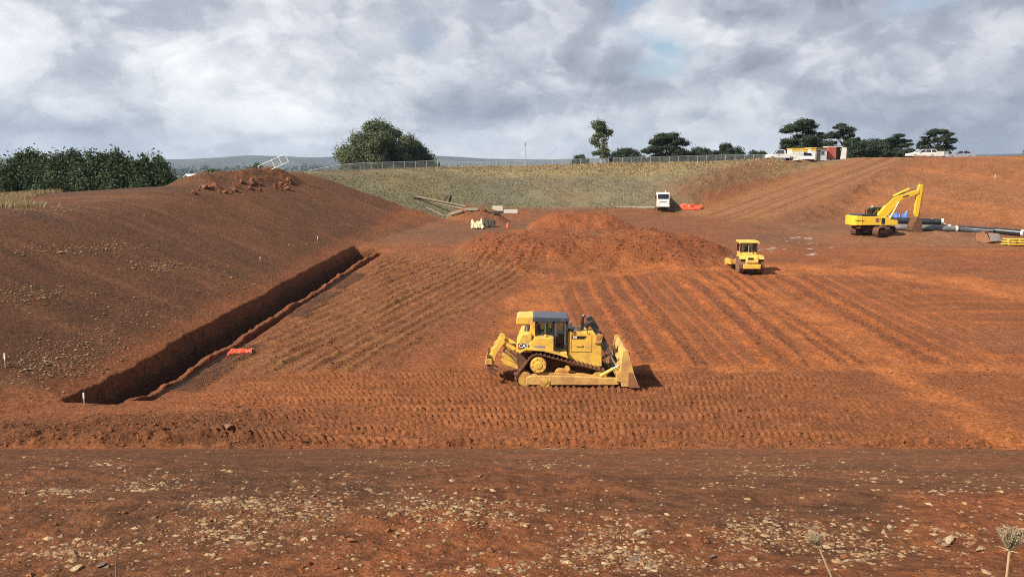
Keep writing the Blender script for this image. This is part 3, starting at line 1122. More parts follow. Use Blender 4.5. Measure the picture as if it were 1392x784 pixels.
def make_dozer(loc, rz):
    T = thing('bulldozer', 'large yellow crawler bulldozer with raised rear ripper and black cab roof', 'bulldozer', loc, rz)
    Y, YD, YW, ST, BK = M['yellow'], M['yellow_dirty'], M['yellow_worn'], M['steel'], M['black']
    for sg in (-1, 1):
        def ys(a, b):
            a, b = sg * a, sg * b
            return (a, b) if a < b else (b, a)
        y0, y1 = ys(.76, 1.36)
        pul = [(-1.80, .48, .45), (-1.12, 1.20, .56), (1.95, .50, .45)]
        tr = part('track', track_mesh(pul, y0, y1, .215, .05, .065), ST, T)
        mb = MB()
        ya, yb = ys(.82, 1.30)
        mb.prism([(-1.75, .34), (-1.45, .22), (1.6, .22), (1.95, .34), (1.95, .60), (1.2, .72), (-.9, .80), (-1.75, .62)], ya, yb)
        part('track_frame', mb, YD, T, bev=.02)
        for xr in np.linspace(-1.3, 1.45, 7):
            r = MB()
            yc0, yc1 = ys(.86, 1.33)
            r.tube((xr, yc0, .22), (xr, yc1, .22), .13, n=14)
            part('track_roller', r, M['muddy'], T, smooth=True)
        for xi, ri, zi in ((-1.80, .37, .48), (1.95, .37, .50)):
            r = MB()
            yc0, yc1 = ys(.90, 1.31)
            r.tube((xi, yc0, zi), (xi, yc1, zi), ri, n=24)
            r.tube((xi, min(yc0, yc1) - .02, zi), (xi, max(yc0, yc1) + .02, zi), .12, n=14)
            part('idler_wheel', r, YD, T, smooth=True)
        # high final drive
        r = MB()
        o1 = 1.44 * sg
        prof = [(.50, -.02), (.50, .04), (.44, .06)]
        r.tube((-1.12, sg * .80, 1.20), (-1.12, sg * 1.32, 1.20), .44, n=28)
        sp = part('sprocket', r, ST, T, smooth=True)
        r = MB()
        r.tube((-1.12, sg * 1.20, 1.20), (-1.12, sg * 1.44, 1.20), .405, .385, n=32)
        r.tube((-1.12, sg * 1.44, 1.20), (-1.12, sg * 1.47, 1.20), .20, .18, n=20)
        fd = part('final_drive_cover', r, Y, T, bev=.015, smooth=True)
        for k in range(8):
            bo = MB()
            a = k * math.pi / 4 + .2
            p = (-1.12 + .31 * math.cos(a), sg * 1.43, 1.20 + .31 * math.sin(a))
            bo.tube(p, (p[0], sg * 1.463, p[2]), .022, n=6)
            part('bolt', bo, ST, fd)
        # carrier roller
        r = MB()
        r.tube((.33, sg * .85, 1.02), (.33, sg * 1.33, 1.02), .125, n=18)
        part('carrier_roller', r, Y, T, smooth=True)
        r = MB()
        r.prism([(-.35, .78), (.75, .78), (.42, .96), (-.1, .99)], *ys(.86, 1.16))
        part('roller_bracket', r, YD, T, bev=.02)
        # push arm outside the track
        r = MB()
        r.prism([(-1.72, .30), (-1.72, .62), (-1.50, .72), (.9, .70), (2.72, .62), (2.86, .56), (2.86, .30), (2.6, .28), (-1.5, .26)], *ys(1.44, 1.66))
        pa = part('push_arm', r, YW if sg < 0 else YD, T, bev=.025)
        r = MB()
        r.prism([(-1.0, .12), (-.6, .12), (-.55, .5), (-1.05, .5)], *ys(1.34, 1.70))
        r.tube((-.8, sg * 1.36, .46), (-.8, sg * 1.73, .46), .15, n=18)
        part('trunnion', r, YD, pa, bev=.01)
        # tilt brace with chrome rod
        r = MB()
        r.tube((1.95, sg * 1.52, .70), (2.62, sg * 1.55, 1.10), .085, n=14)
        br_ = part('tilt_brace', r, Y, T, smooth=True)
        r = MB()
        r.tube((2.55, sg * 1.55, 1.06), (2.86, sg * 1.58, 1.25), .05, n=12)
        part('rod', r, M['chrome'], br_, smooth=True)
        # lift cylinder
        r = MB()
        a, b = Vector((1.55, sg * .66, 3.18)), Vector((2.28, sg * .70, 1.95))
        d = (b - a).normalized()
        r.tube(a - d * .05, b, .115, n=16)
        r.tube(a - d * .12, a + d * .06, .15, n=16)
        r.tube(b - d * .06, b + d * .03, .14, n=16)
        r.path([a + Vector((.02, sg * -.02, .1)), a + Vector((.17, 0, .02)), b + Vector((.15, 0, .05))], .032, 8)
        lc = part('lift_cylinder', r, BK, T, smooth=True)
        r = MB()
        r.tube(b, (2.86, sg * .78, .98), .055, n=12)
        part('rod', r, M['grey'], lc, smooth=True)
        r = MB()
        r.prism([(1.7, 2.2), (2.06, 2.2), (2.12, 2.62), (1.86, 2.72)], *ys(.60, .82))
        r.tube((1.9, sg * .58, 2.52), (1.9, sg * .84, 2.52), .13, n=16)
        part('cylinder_yoke', r, YD, T, bev=.015)
        # fender over the track
        r = MB()
        r.prism([(-2.05, 1.78), (-1.75, 1.95), (-.9, 1.90), (-.1, 1.70), (.35, 1.55), (.35, 1.62), (-.1, 1.80), (-.85, 2.02), (-1.75, 2.06), (-2.12, 1.86)], *ys(.70, 1.34))
        part('fender', r, Y, T, bev=.012)
        # side tank and battery box beside the cab
        r = MB()
        r.prism([(-2.12, 1.95), (-2.16, 2.12), (-1.62, 2.16), (-1.30, 2.56), (-.36, 2.56), (-.36, 1.78), (-.9, 1.95), (-1.75, 2.02)], *ys(.68, 1.22))
        st = part('side_tank', r, Y, T, bev=.03)
        if sg < 0:
            r = MB()
            r.box(-2.06, -1.66, -1.236, -1.222, 2.035, 2.155)
        # head lamps
        r = MB()
        r.box(.50, .62, *ys(.70, .86), 2.80, 2.92)
        part('work_lamp', r, BK, T, bev=.01)
    # rear tank wedge
    r = MB()
    r.prism([(-2.2, 1.80), (-2.22, 2.06), (-1.98, 2.70), (-1.62, 2.78), (-1.45, 2.70), (-1.45, 1.80)], -1.18, 1.18)
    part('fuel_tank', r, Y, T, bev=.05)
    # badge plates and lettering
    r = MB()
    r.box(-2.14, -1.62, -1.252, -1.226, 2.02, 2.27)
    bp_ = part('badge_plate', r, M['plate'], T, bev=.006)
    text_part('CAT', .25, M['letter'], bp_, (-1.86, -1.256, 2.145), (R(90), 0, 0), .003, True)
    r = MB()
    r.prism([(-2.14, 2.02), (-2.02, 2.02), (-2.14, 2.22)], -1.262, -1.254)
    part('badge_corner', r, M['lamp_red'], bp_)
    r = MB()
    r.box(-1.36, -.82, -1.236, -1.224, 2.03, 2.15)
    part('hand_rail_plate', r, M['grey'], T)
    # hull between the tracks
    r = MB()
    r.prism([(-2.15, .75), (-2.25, 1.6), (-1.9, 1.95), (2.0, 1.9), (2.0, .75), (1.7, .55), (-1.9, .55)], -.72, .72)
    part('main_frame', r, M['muddy'], T, bev=.02)
    # engine hood
    r = MB()
    r.prism([(.34, 1.05), (.34, 2.74), (.42, 2.80), (1.95, 2.66), (2.06, 2.58), (2.10, 1.0), (1.3, .95)], -.74, .74)
    hd = part('engine_hood', r, Y, T, bev=.03)
    for x in (.52, 1.56):
        r = MB()
        r.box(x, x + .012, -.752, -.742, 1.757, 2.66)
        part('panel_gap', r, M['plate'], hd)
    r = MB()
    r.box(.52, 1.572, -.752, -.742, 1.745, 1.757)
    part('panel_gap', r, M['plate'], hd)
    r = MB()
    r.box(.80, 1.12, -.775, -.745, 2.02, 2.05)
    r.box(.80, .83, -.775, -.74, 2.02, 2.10)
    r.box(1.09, 1.12, -.775, -.74, 2.02, 2.10)
    part('handle', r, YD, hd)
    r = MB()
    r.prism([(.58, 2.42), (.58, 2.56), (1.30, 2.56), (1.18, 2.42)], -.758, -.744)
    pl = part('model_plate', r, M['plate'], hd)
    text_part('D8', .15, M['letter'], pl, (.72, -.762, 2.49), (R(90), 0, 0), .002, True)
    r = MB()
    r.box(2.085, 2.10, -.64, .64, 1.1, 2.5)
    for k in range(9):
        r.box(2.099, 2.12, -.62, .62, 1.15 + k * .15, 1.24 + k * .15)
    part('radiator_grille', r, BK, T)
    r = MB()
    r.path([(1.12, -.12, 2.68), (1.12, -.12, 3.30), (1.15, -.12, 3.44), (1.24, -.12, 3.52)], .082, 14)
    part('exhaust_stack', r, BK, T, smooth=True)
    r = MB()
    r.lathe([(.06, 0), (.06, .18), (.15, .2), (.15, .34), (.07, .40)], (1.40, .35, 2.66), 'z', 18)
    part('air_cleaner', r, BK, T, smooth=True)
    r = MB()
    r.box(.36, .66, -.62, .62, 2.80, 2.93)
    part('lamp_bar', r, BK, T, bev=.02)
    # cab
    r = MB()
    r.prism([(-1.28, 1.9), (-1.28, 2.55), (.34, 2.55), (.34, 1.60)], -.72, .72)
    cb = part('cab_base', r, BK, T, bev=.02)
    for (x0, x1) in ((-1.28, -1.14), (-.42, -.30), (.24, .38)):
        for sg in (-1, 1):
            r = MB()
            y0, y1 = sorted((sg * .70, sg * .80))
            r.box(x0, x1, y0, y1, 1.75 if x1 > -.4 else 2.5, 3.30)
            part('cab_post', r, BK, T, bev=.015)
    for sg in (-1, 1):
        y = sg * .76
        y0, y1 = sorted((y - .012, y + .012))
        r = MB(); r.box(-1.15, -.41, y0, y1, 2.60, 3.22)
        w = part('side_window', r, M['glass'], T)
        r = MB()
        y0, y1 = sorted((y - .03, y + .03))
        for (a, b, c, d) in ((-1.16, -.40, 2.52, 2.60), (-1.16, -.40, 3.20, 3.30), (-.80, -.76, 2.6, 3.2)):
            r.box(a, b, y0, y1, c, d)
        part('frame', r, M['grey'], w, bev=.008)
        y0, y1 = sorted((y - .012, y + .012))
        r = MB(); r.box(-.30, .24, y0, y1, 1.80, 3.20)
        dr = part('door_pane', r, M['glass'], T)
        r = MB()
        y0, y1 = sorted((y - .03, y + .03))
        for (a, b, c, d) in ((-.31, .25, 1.72, 1.80), (-.31, .25, 3.20, 3.30), (-.30, -.265, 1.8, 3.2), (.205, .24, 1.8, 3.2)):
            r.box(a, b, y0, y1, c, d)
        part('frame', r, M['grey'], dr, bev=.008)
    r = MB(); r.box(.30, .32, -.70, .70, 2.62, 3.26)
    part('windscreen', r, M['glass'], T)
    r = MB(); r.box(-1.24, -1.22, -.70, .70, 2.60, 3.26)
    part('rear_window', r, M['glass'], T)
    r = MB()
    r.prism([(-1.42, 3.30), (-1.42, 3.44), (-1.32, 3.54), (.34, 3.50), (.44, 3.42), (.44, 3.30)], -.86, .86)
    part('cab_roof', r, M['roof'], T, bev=.03)
    # rops and rear air unit
    for sg in (-1, 1):
        r = MB()
        y0, y1 = sorted((sg * .62, sg * .84))
        r.prism([(-1.62, 2.3), (-1.28, 2.3), (-1.28, 3.32), (-1.50, 3.32)], y0, y1)
        part('roll_post', r, Y, T, bev=.02)
    r = MB()
    r.prism([(-2.24, 3.16), (-2.20, 3.46), (-2.10, 3.54), (-1.36, 3.56), (-1.36, 3.32), (-1.52, 3.16)], -.80, .80)
    part('air_conditioner', r, Y, T, bev=.03)
    for sg in (-1, 1):
        r = MB(); r.tube((-1.72, sg * .70, 2.6), (-1.70, sg * .70, 3.2), .035, n=10)
        part('stay', r, M['grey'], T)
    # mirror, hand rail
    r = MB()
    r.path([(.42, -.80, 3.38), (.50, -.88, 3.32), (.50, -.88, 2.85), (.44, -.82, 2.75)], .018, 6)
    part('grab_rail', r, BK, T)
    r = MB(); r.box(-.02, .30, -1.24, -.72, 1.62, 1.80)
    part('cab_step', r, Y, T, bev=.02)
    r = MB()
    r.path([(.60, -.78, 2.78), (.60, -.84, 3.02), (1.35, -.84, 2.96), (1.35, -.78, 2.70)], .016, 6)
    part('hood_rail', r, BK, T)
    for k in range(3):
        r = MB()
        r.path([(2.02, -.78 - .05 * k, 2.30 - .1 * k), (2.25, -.92, 1.9 - .1 * k), (2.20, -1.05, 1.35), (2.5, -1.30, 1.05)], .026, 6)
        part('hydraulic_hose', r, M['cable'], T)
    for k in range(3):
        r = MB()
        r.path([(-2.0, -.35 + .1 * k, 1.7), (-2.35, -.4 + .1 * k, 2.05), (-2.7, -.45 + .12 * k, 1.95), (-2.9, -.5 + .1 * k, 1.7)], .024, 6)
        part('hydraulic_hose', r, M['cable'], T)
    r = MB()
    r.path([(-.45, -1.20, 2.56), (-.45, -1.20, 2.80), (-1.15, -1.20, 2.80), (-1.15, -1.20, 2.56)], .014, 6)
    part('tank_rail', r, BK, T)
    r = MB(); r.tube((-.75, -1.0, 2.56), (-.75, -1.0, 2.66), .08, n=14)
    part('filler_cap', r, Y, T, smooth=True)
    # seat
    r = MB()
    r.box(-1.02, -.48, -.26, .26, 2.20, 2.44)
    r.prism([(-1.12, 2.3), (-.95, 2.3), (-1.02, 3.02), (-1.14, 3.02)], -.25, .25)
    part('seat', r, M['seat'], T, bev=.04)
    r = MB()
    r.box(-.1, .28, -.5, .5, 2.1, 2.62)
    part('dash', r, BK, T, bev=.03)
    # blade: curved mouldboard with side wings
    r = MB()
    prof = [(3.62, .06), (3.36, .26), (3.17, .62), (3.06, 1.05), (3.05, 1.5), (3.14, 1.92), (3.26, 2.18)]
    back = [(3.14, 2.24), (2.98, 1.9), (2.88, 1.45), (2.90, .95), (2.98, .45), (3.25, .08)]
    poly = prof + back
    r.prism(poly, -1.50, 1.50)
    for sg in (-1, 1):                      # wings angle forward
        n_ = len(poly)
        V = [(p[0], sg * 1.50, p[1]) for p in poly] + [(p[0] + .14, sg * 1.94, p[1] - (.06 if p[1] > 1.8 else 0)) for p in poly]
        F = [tuple(range(n_)), tuple(range(2 * n_ - 1, n_ - 1, -1))] + [(i, i + n_, (i + 1) % n_ + n_, (i + 1) % n_) for i in range(n_)]
        r.add(V, F)
    bl = part('blade', r, YW, T, bev=.012)
    bl.scale = (1, 1, .84)
    bl.location = (0, 0, .20)
    for sg in (-1, 1):
        r = MB()
        y0, y1 = sorted((sg * 1.95, sg * 2.00))
        r.prism([(2.94, .12), (2.90, 1.0), (3.00, 2.24), (3.24, 2.28), (3.44, 1.45), (3.58, .8), (3.84, .08)], y0, y1)
        ep = part('end_plate', r, YW, bl, bev=.01)
        r = MB()
        y0, y1 = sorted((sg * 2.003, sg * 2.03))
        r.prism([(3.28, .10), (3.30, .95), (3.46, .95), (3.62, .5), (3.88, .06), (3.36, .04)], y0, y1)
        part('end_bit', r, M['bucket'], bl, bev=.006)
        r = MB()
        r.prism([(2.72, .32), (2.72, .72), (2.95, 1.15), (3.02, 1.15), (3.05, .30)], *sorted((sg * 1.42, sg * 1.70)))
        part('arm_bracket', r, YW, bl, bev=.02)
        r = MB()
        r.prism([(2.76, .85), (2.76, 1.1), (2.95, 1.3), (2.98, .8)], *sorted((sg * .66, sg * .9)))
        part('lift_lug', r, YW, bl, bev=.015)
    for a_ in ((2.72, 2.92, -1.4, 1.4, .52, .74), (2.78, 2.94, -1.4, 1.4, 1.55, 1.70)):
        r = MB()
        r.box(*a_)
        part('back_rib', r, YW, bl, bev=.02)
    r = MB()
    r.prism([(3.30, .02), (3.36, .26), (3.70, .03)], -1.5, 1.5)
    part('cutting_edge', r, M['bucket'], bl)
    # rear ripper, raised
    rp = thing_child('ripper', T)
    for y in (-.62, .62):
        r = MB()
        r.prism([(-2.15, 1.02), (-2.10, .80), (-2.85, 1.08), (-3.00, 1.30), (-2.92, 1.40)], y - .10, y + .10)
        part('lower_link', r, Y, rp, bev=.02)
        r = MB()
        a = Vector((-1.98, y, 1.62)); b = Vector((-2.98, y, 2.22))
        r.tube(a, b, .09, n=12)
        r.tube(a + (b - a) * .35, b, .12, n=12)
        part('upper_cylinder', r, Y, rp, smooth=True)
        r = MB()
        r.tube((-2.2, y * .8, 1.15), (-2.85, y * .8, 1.75), .06, n=10)
        part('lift_rod', r, M['chrome'], rp, smooth=True)
    for y in (-.74, -.44, .44, .74):
        r = MB()
        r.prism([(-2.86, 2.34), (-3.02, 2.42), (-3.12, 2.32), (-3.24, 2.06), (-3.38, 1.92), (-3.44, 1.70), (-3.58, 1.60), (-3.64, 1.34), (-3.80, 1.26), (-3.82, 1.08), (-3.40, 1.08), (-3.30, 1.30), (-3.26, 1.60), (-3.06, 1.88), (-2.94, 2.06), (-2.80, 2.20)], y - .05, y + .05)
        part('carriage_plate', r, Y, rp, bev=.012)
    r = MB()
    r.prism([(-3.74, 1.12), (-3.80, 1.20), (-3.78, 1.36), (-3.62, 1.42), (-3.46, 1.42), (-3.42, 1.12)], -.98, .98)
    part('tool_beam', r, YD, rp, bev=.03)
    for y in (-.85, 0, .85):
        r = MB()
        r.prism([(-3.72, 1.60), (-3.56, 1.60), (-3.54, 1.05), (-3.44, .72), (-3.20, .58), (-3.22, .52), (-3.50, .60), (-3.66, .80), (-3.74, 1.1)], y - .045, y + .045)
        part('shank', r, M['muddy'], rp, bev=.01)
    return T


def thing_child(name, parent):
    o = bpy.data.objects.new(name, None)
    C.objects.link(o)
    o.parent = parent
    o.empty_display_size = .2
    return o


dz = gp(762.4, 527)
DZ = Vector((dz.x + .02, dz.y + 1.42, 0))
dz_z = float(np.mean(height(np.array([DZ.x - 1.5, DZ.x, DZ.x + 1.5] * 2), np.array([DZ.y - 1.05] * 3 + [DZ.y + 1.05] * 3)))) - .03
make_dozer((DZ.x, DZ.y, dz_z), R(-1.0))
seated_person('person in green high visibility vest driving the big yellow bulldozer', M['hivis_g'], (DZ.x - .72, DZ.y, dz_z + 2.52), 0)
# ------------------------------------------------------------------ soil compactor
def tyre(mb, c, R_, w, lugs=18):
    mb.lathe([(R_ * .52, -w * .42), (R_ * .80, -w * .5), (R_ * .96, -w * .46), (R_, -w * .30), (R_, w * .30), (R_ * .96, w * .46), (R_ * .80, w * .5), (R_ * .52, w * .42)], c, 'y', 28)
    for i in range(lugs):
        for sg in (-1, 1):
            a0 = 2 * math.pi * (i + (.5 if sg > 0 else 0)) / lugs
            V = []
            for (da, yy) in ((-.05, .02), (.06, .02), (.21, .48), (.10, .48)):
                for rr in (R_ * .985, R_ * 1.035):
                    a = a0 + da
                    V.append((c[0] + rr * math.cos(a), c[1] + sg * yy * w, c[2] + rr * math.sin(a)))
            mb.add(V, [(0, 2, 3, 1), (2, 4, 5, 3), (4, 6, 7, 5), (6, 0, 1, 7), (1, 3, 5, 7), (0, 6, 4, 2)])
    return mb


def wheel(parent, c, R_, w, rim_m, side=1, lugs=18, rub='rubber'):
    mb = MB()
    tyre(mb, c, R_, w, lugs) if lugs else mb.lathe([(R_ * .6, -w * .45), (R_ * .85, -w * .5), (R_, -w * .38), (R_, w * .38), (R_ * .85, w * .5), (R_ * .6, w * .45)], c, 'y', 24)
    t = part('tyre', mb, M[rub], parent, smooth=True)
    mb = MB()
    mb.lathe([(R_ * .60, -w * .36), (R_ * .56, w * side * .05), (R_ * .30, w * side * .12), (R_ * .14, w * side * .30), (R_ * .05, w * side * .30)] if side > 0 else
             [(R_ * .05, -w * .30), (R_ * .14, -w * .30), (R_ * .30, -w * .12), (R_ * .56, -w * .05), (R_ * .60, w * .36)], c, 'y', 24)
    part('rim', mb, rim_m, t, smooth=True)
    return t


def make_roller(loc, rz):
    T = thing('soil_compactor', 'yellow wheeled soil compactor with glazed cab, seen from behind', 'roller', loc, rz)
    Y, YD, BK = M['yellow'], M['yellow_dirty'], M['black']
    for sg in (-1, 1):
        wheel(T, (-1.35, sg * .88, .80), .80, .60, YD, sg, 16)
    # engine hood: tapered to the rear
    r = MB()
    r.prism([(-2.35, .95), (-2.40, 1.15), (-2.30, 1.62), (-1.95, 1.78), (-.45, 1.95), (-.45, .80), (-2.0, .80)], -.58, .58)
    hd = part('engine_hood', r, Y, T, bev=.05)
    for k in range(5):
        r = MB(); r.box(-2.36, -2.31, -.10, .42, 1.40 + k * .045, 1.425 + k * .045)
        part('grille_slat', r, BK, hd)
    r = MB(); r.box(-2.43, -2.38, -.50, .50, 1.12, 1.20)
    part('hood_seam', r, YD, hd)
    for sg in (-1, 1):
        r = MB(); r.box(-2.46, -2.38, sg * .44 - .07, sg * .44 + .07, 1.22, 1.32)
        part('tail_lamp', r, M['lamp'], T, bev=.01)
    r = MB()
    r.prism([(-2.45, .55), (-2.45, .98), (-1.9, 1.0), (-1.9, .55)], -.80, .80)
    part('counterweight', r, Y, T, bev=.05)
    for sg in (-1, 1):
        r = MB()
        y0, y1 = sorted((sg * .60, sg * 1.16))
        r.prism([(-2.2, 1.45), (-1.9, 1.72), (-.9, 1.74), (-.6, 1.5), (-.62, 1.42), (-.95, 1.66), (-1.85, 1.64), (-2.14, 1.40)], y0, y1)
        part('mudguard', r, Y, T, bev=.015)
    r = MB(); r.prism([(-.9, .55), (-.9, 1.05), (.35, 1.05), (.55, .85), (.55, .5)], -.75, .75)
    part('rear_frame', r, YD, T, bev=.03)
    # cab
    r = MB(); r.box(-.80, .62, -.78, .78, 1.05, 1.98)
    part('cab_base', r, Y, T, bev=.05)
    for (x, y) in ((-.76, -.74), (-.76, .74), (.56, -.74), (.56, .74), (-.76, 0)):
        r = MB(); r.box(x - .045, x + .045, y - .045, y + .045, 1.96, 2.88)
        part('cab_post', r, BK if y else M['grey'], T, bev=.01)
    for nm, bx_ in (('rear_window', (-.77, -.755, -.70, .70, 1.98, 2.86)), ('windscreen', (.555, .57, -.70, .70, 1.98, 2.86)),
                    ('side_window', (-.72, .52, -.75, -.735, 1.98, 2.86)), ('side_window', (-.72, .52, .735, .75, 1.98, 2.86))):
        r = MB(); r.box(*bx_)
        part(nm, r, M['glass'], T)
    r = MB(); r.prism([(-.98, 2.86), (-.98, 2.98), (-.88, 3.06), (.70, 3.06), (.80, 2.98), (.80, 2.86)], -.90, .90)
    part('cab_roof', r, Y, T, bev=.03)
    for sg in (-1, 1):
        r = MB(); r.box(-.98, -.88, sg * .93 - .06, sg * .93 + .06, 2.80, 2.92)
        part('work_lamp', r, M['lamp'], T, bev=.01)
    r = MB(); r.path([(-.82, .86, 1.1), (-.82, .90, 1.5), (-.80, .86, 2.5), (-.80, .80, 2.7)], .022, 8)
    part('hand_rail', r, Y, T)
    r = MB(); r.box(-.45, .05, -.25, .25, 1.70, 1.98); r.box(-.5, -.36, -.25, .25, 1.9, 2.5)
    part('seat', r, M['seat'], T, bev=.04)
    r = MB(); r.tube((-1.3, -.30, 1.8), (-1.3, -.30, 2.2), .05, n=10)
    part('exhaust_pipe', r, BK, T)
    # front: articulated yoke, drum with pads, levelling blade
    r = MB(); r.prism([(.5, .55), (.5, .95), (1.3, 1.15), (1.3, .55)], -.5, .5)
    part('hitch', r, YD, T, bev=.03)
    dc = (2.15, 0, .76)
    r = MB(); r.lathe([(.10, -1.05), (.62, -1.05), (.68, -1.02), (.68, 1.02), (.62, 1.05), (.10, 1.05)], dc, 'y', 36)
    dr = part('drum', r, M['muddy'], T, smooth=True)
    for row in range(8):
        for k in range(14):
            a = 2 * math.pi * (k + (row % 2) * .5) / 14
            y = -.9 + row * 1.8 / 7
            m_ = Matrix.Translation((dc[0] + .66 * math.cos(a), y, dc[2] + .66 * math.sin(a))) @ Matrix.Rotation(-a, 4, 'Y')
            if row == 0 and k == 0:
                pad = MB(); s1, s2 = .075, .05
                pad.add([(0, -s1, -s1), (0, s1, -s1), (0, s1, s1), (0, -s1, s1), (.10, -s2, -s2), (.10, s2, -s2), (.10, s2, s2), (.10, -s2, s2)],
                        [(0, 1, 5, 4), (1, 2, 6, 5), (2, 3, 7, 6), (3, 0, 4, 7), (4, 5, 6, 7), (3, 2, 1, 0)])
                pm = pad.mesh('pad'); pm.materials.append(M['muddy'])
            o = link('pad', pm, None, dr)
            o.matrix_basis = m_
    for sg in (-1, 1):
        y0, y1 = sorted((sg * 1.08, sg * 1.26))
        r = MB(); r.prism([(1.15, .55), (1.15, 1.02), (3.0, 1.02), (3.15, .9), (3.15, .6), (2.9, .5)], y0, y1)
        part('side_arm', r, Y, T, bev=.03)
    r = MB(); r.prism([(1.0, .62), (1.0, 1.1), (1.3, 1.1), (1.3, .62)], -1.26, 1.26)
    part('rear_crossbeam', r, YD, T, bev=.03)
    r = MB(); r.prism([(3.16, .55), (3.16, .98), (3.35, .98), (3.35, .55)], -1.26, 1.26)
    part('front_crossbeam', r, Y, T, bev=.03)
    r = MB(); r.prism([(3.52, .05), (3.46, .30), (3.46, .62), (3.55, .85), (3.48, .87), (3.38, .62), (3.38, .28), (3.44, .05)], -1.30, 1.30)
    part('levelling_blade', r, Y, T, bev=.01)
    return T


rl = gp(1020, 372)
rl_rz = R(90 - 2)
rlz = gz(rl.x, rl.y + .9)
RLP = Vector((rl.x - .05, rl.y + 1.25, rlz))
ro = make_roller(RLP, rl_rz)
ro.scale = (.90, .90, .90)
fw = Vector((math.cos(rl_rz), math.sin(rl_rz), 0))
seated_person('person in yellow high visibility vest seated inside the compactor cab', M['hivis_y'], RLP + fw * -.20 + Vector((0, 0, 1.86)), rl_rz)


# ------------------------------------------------------------------ excavator
def squash(p):
    x, z = p
    return (x if x < 1.4 else 1.4 + (x - 1.4) * .80, z if z < 2 else 2 + (z - 2) * .80)


def sq3(x, y, z):
    x, z = squash((x, z))
    return (x, y, z)


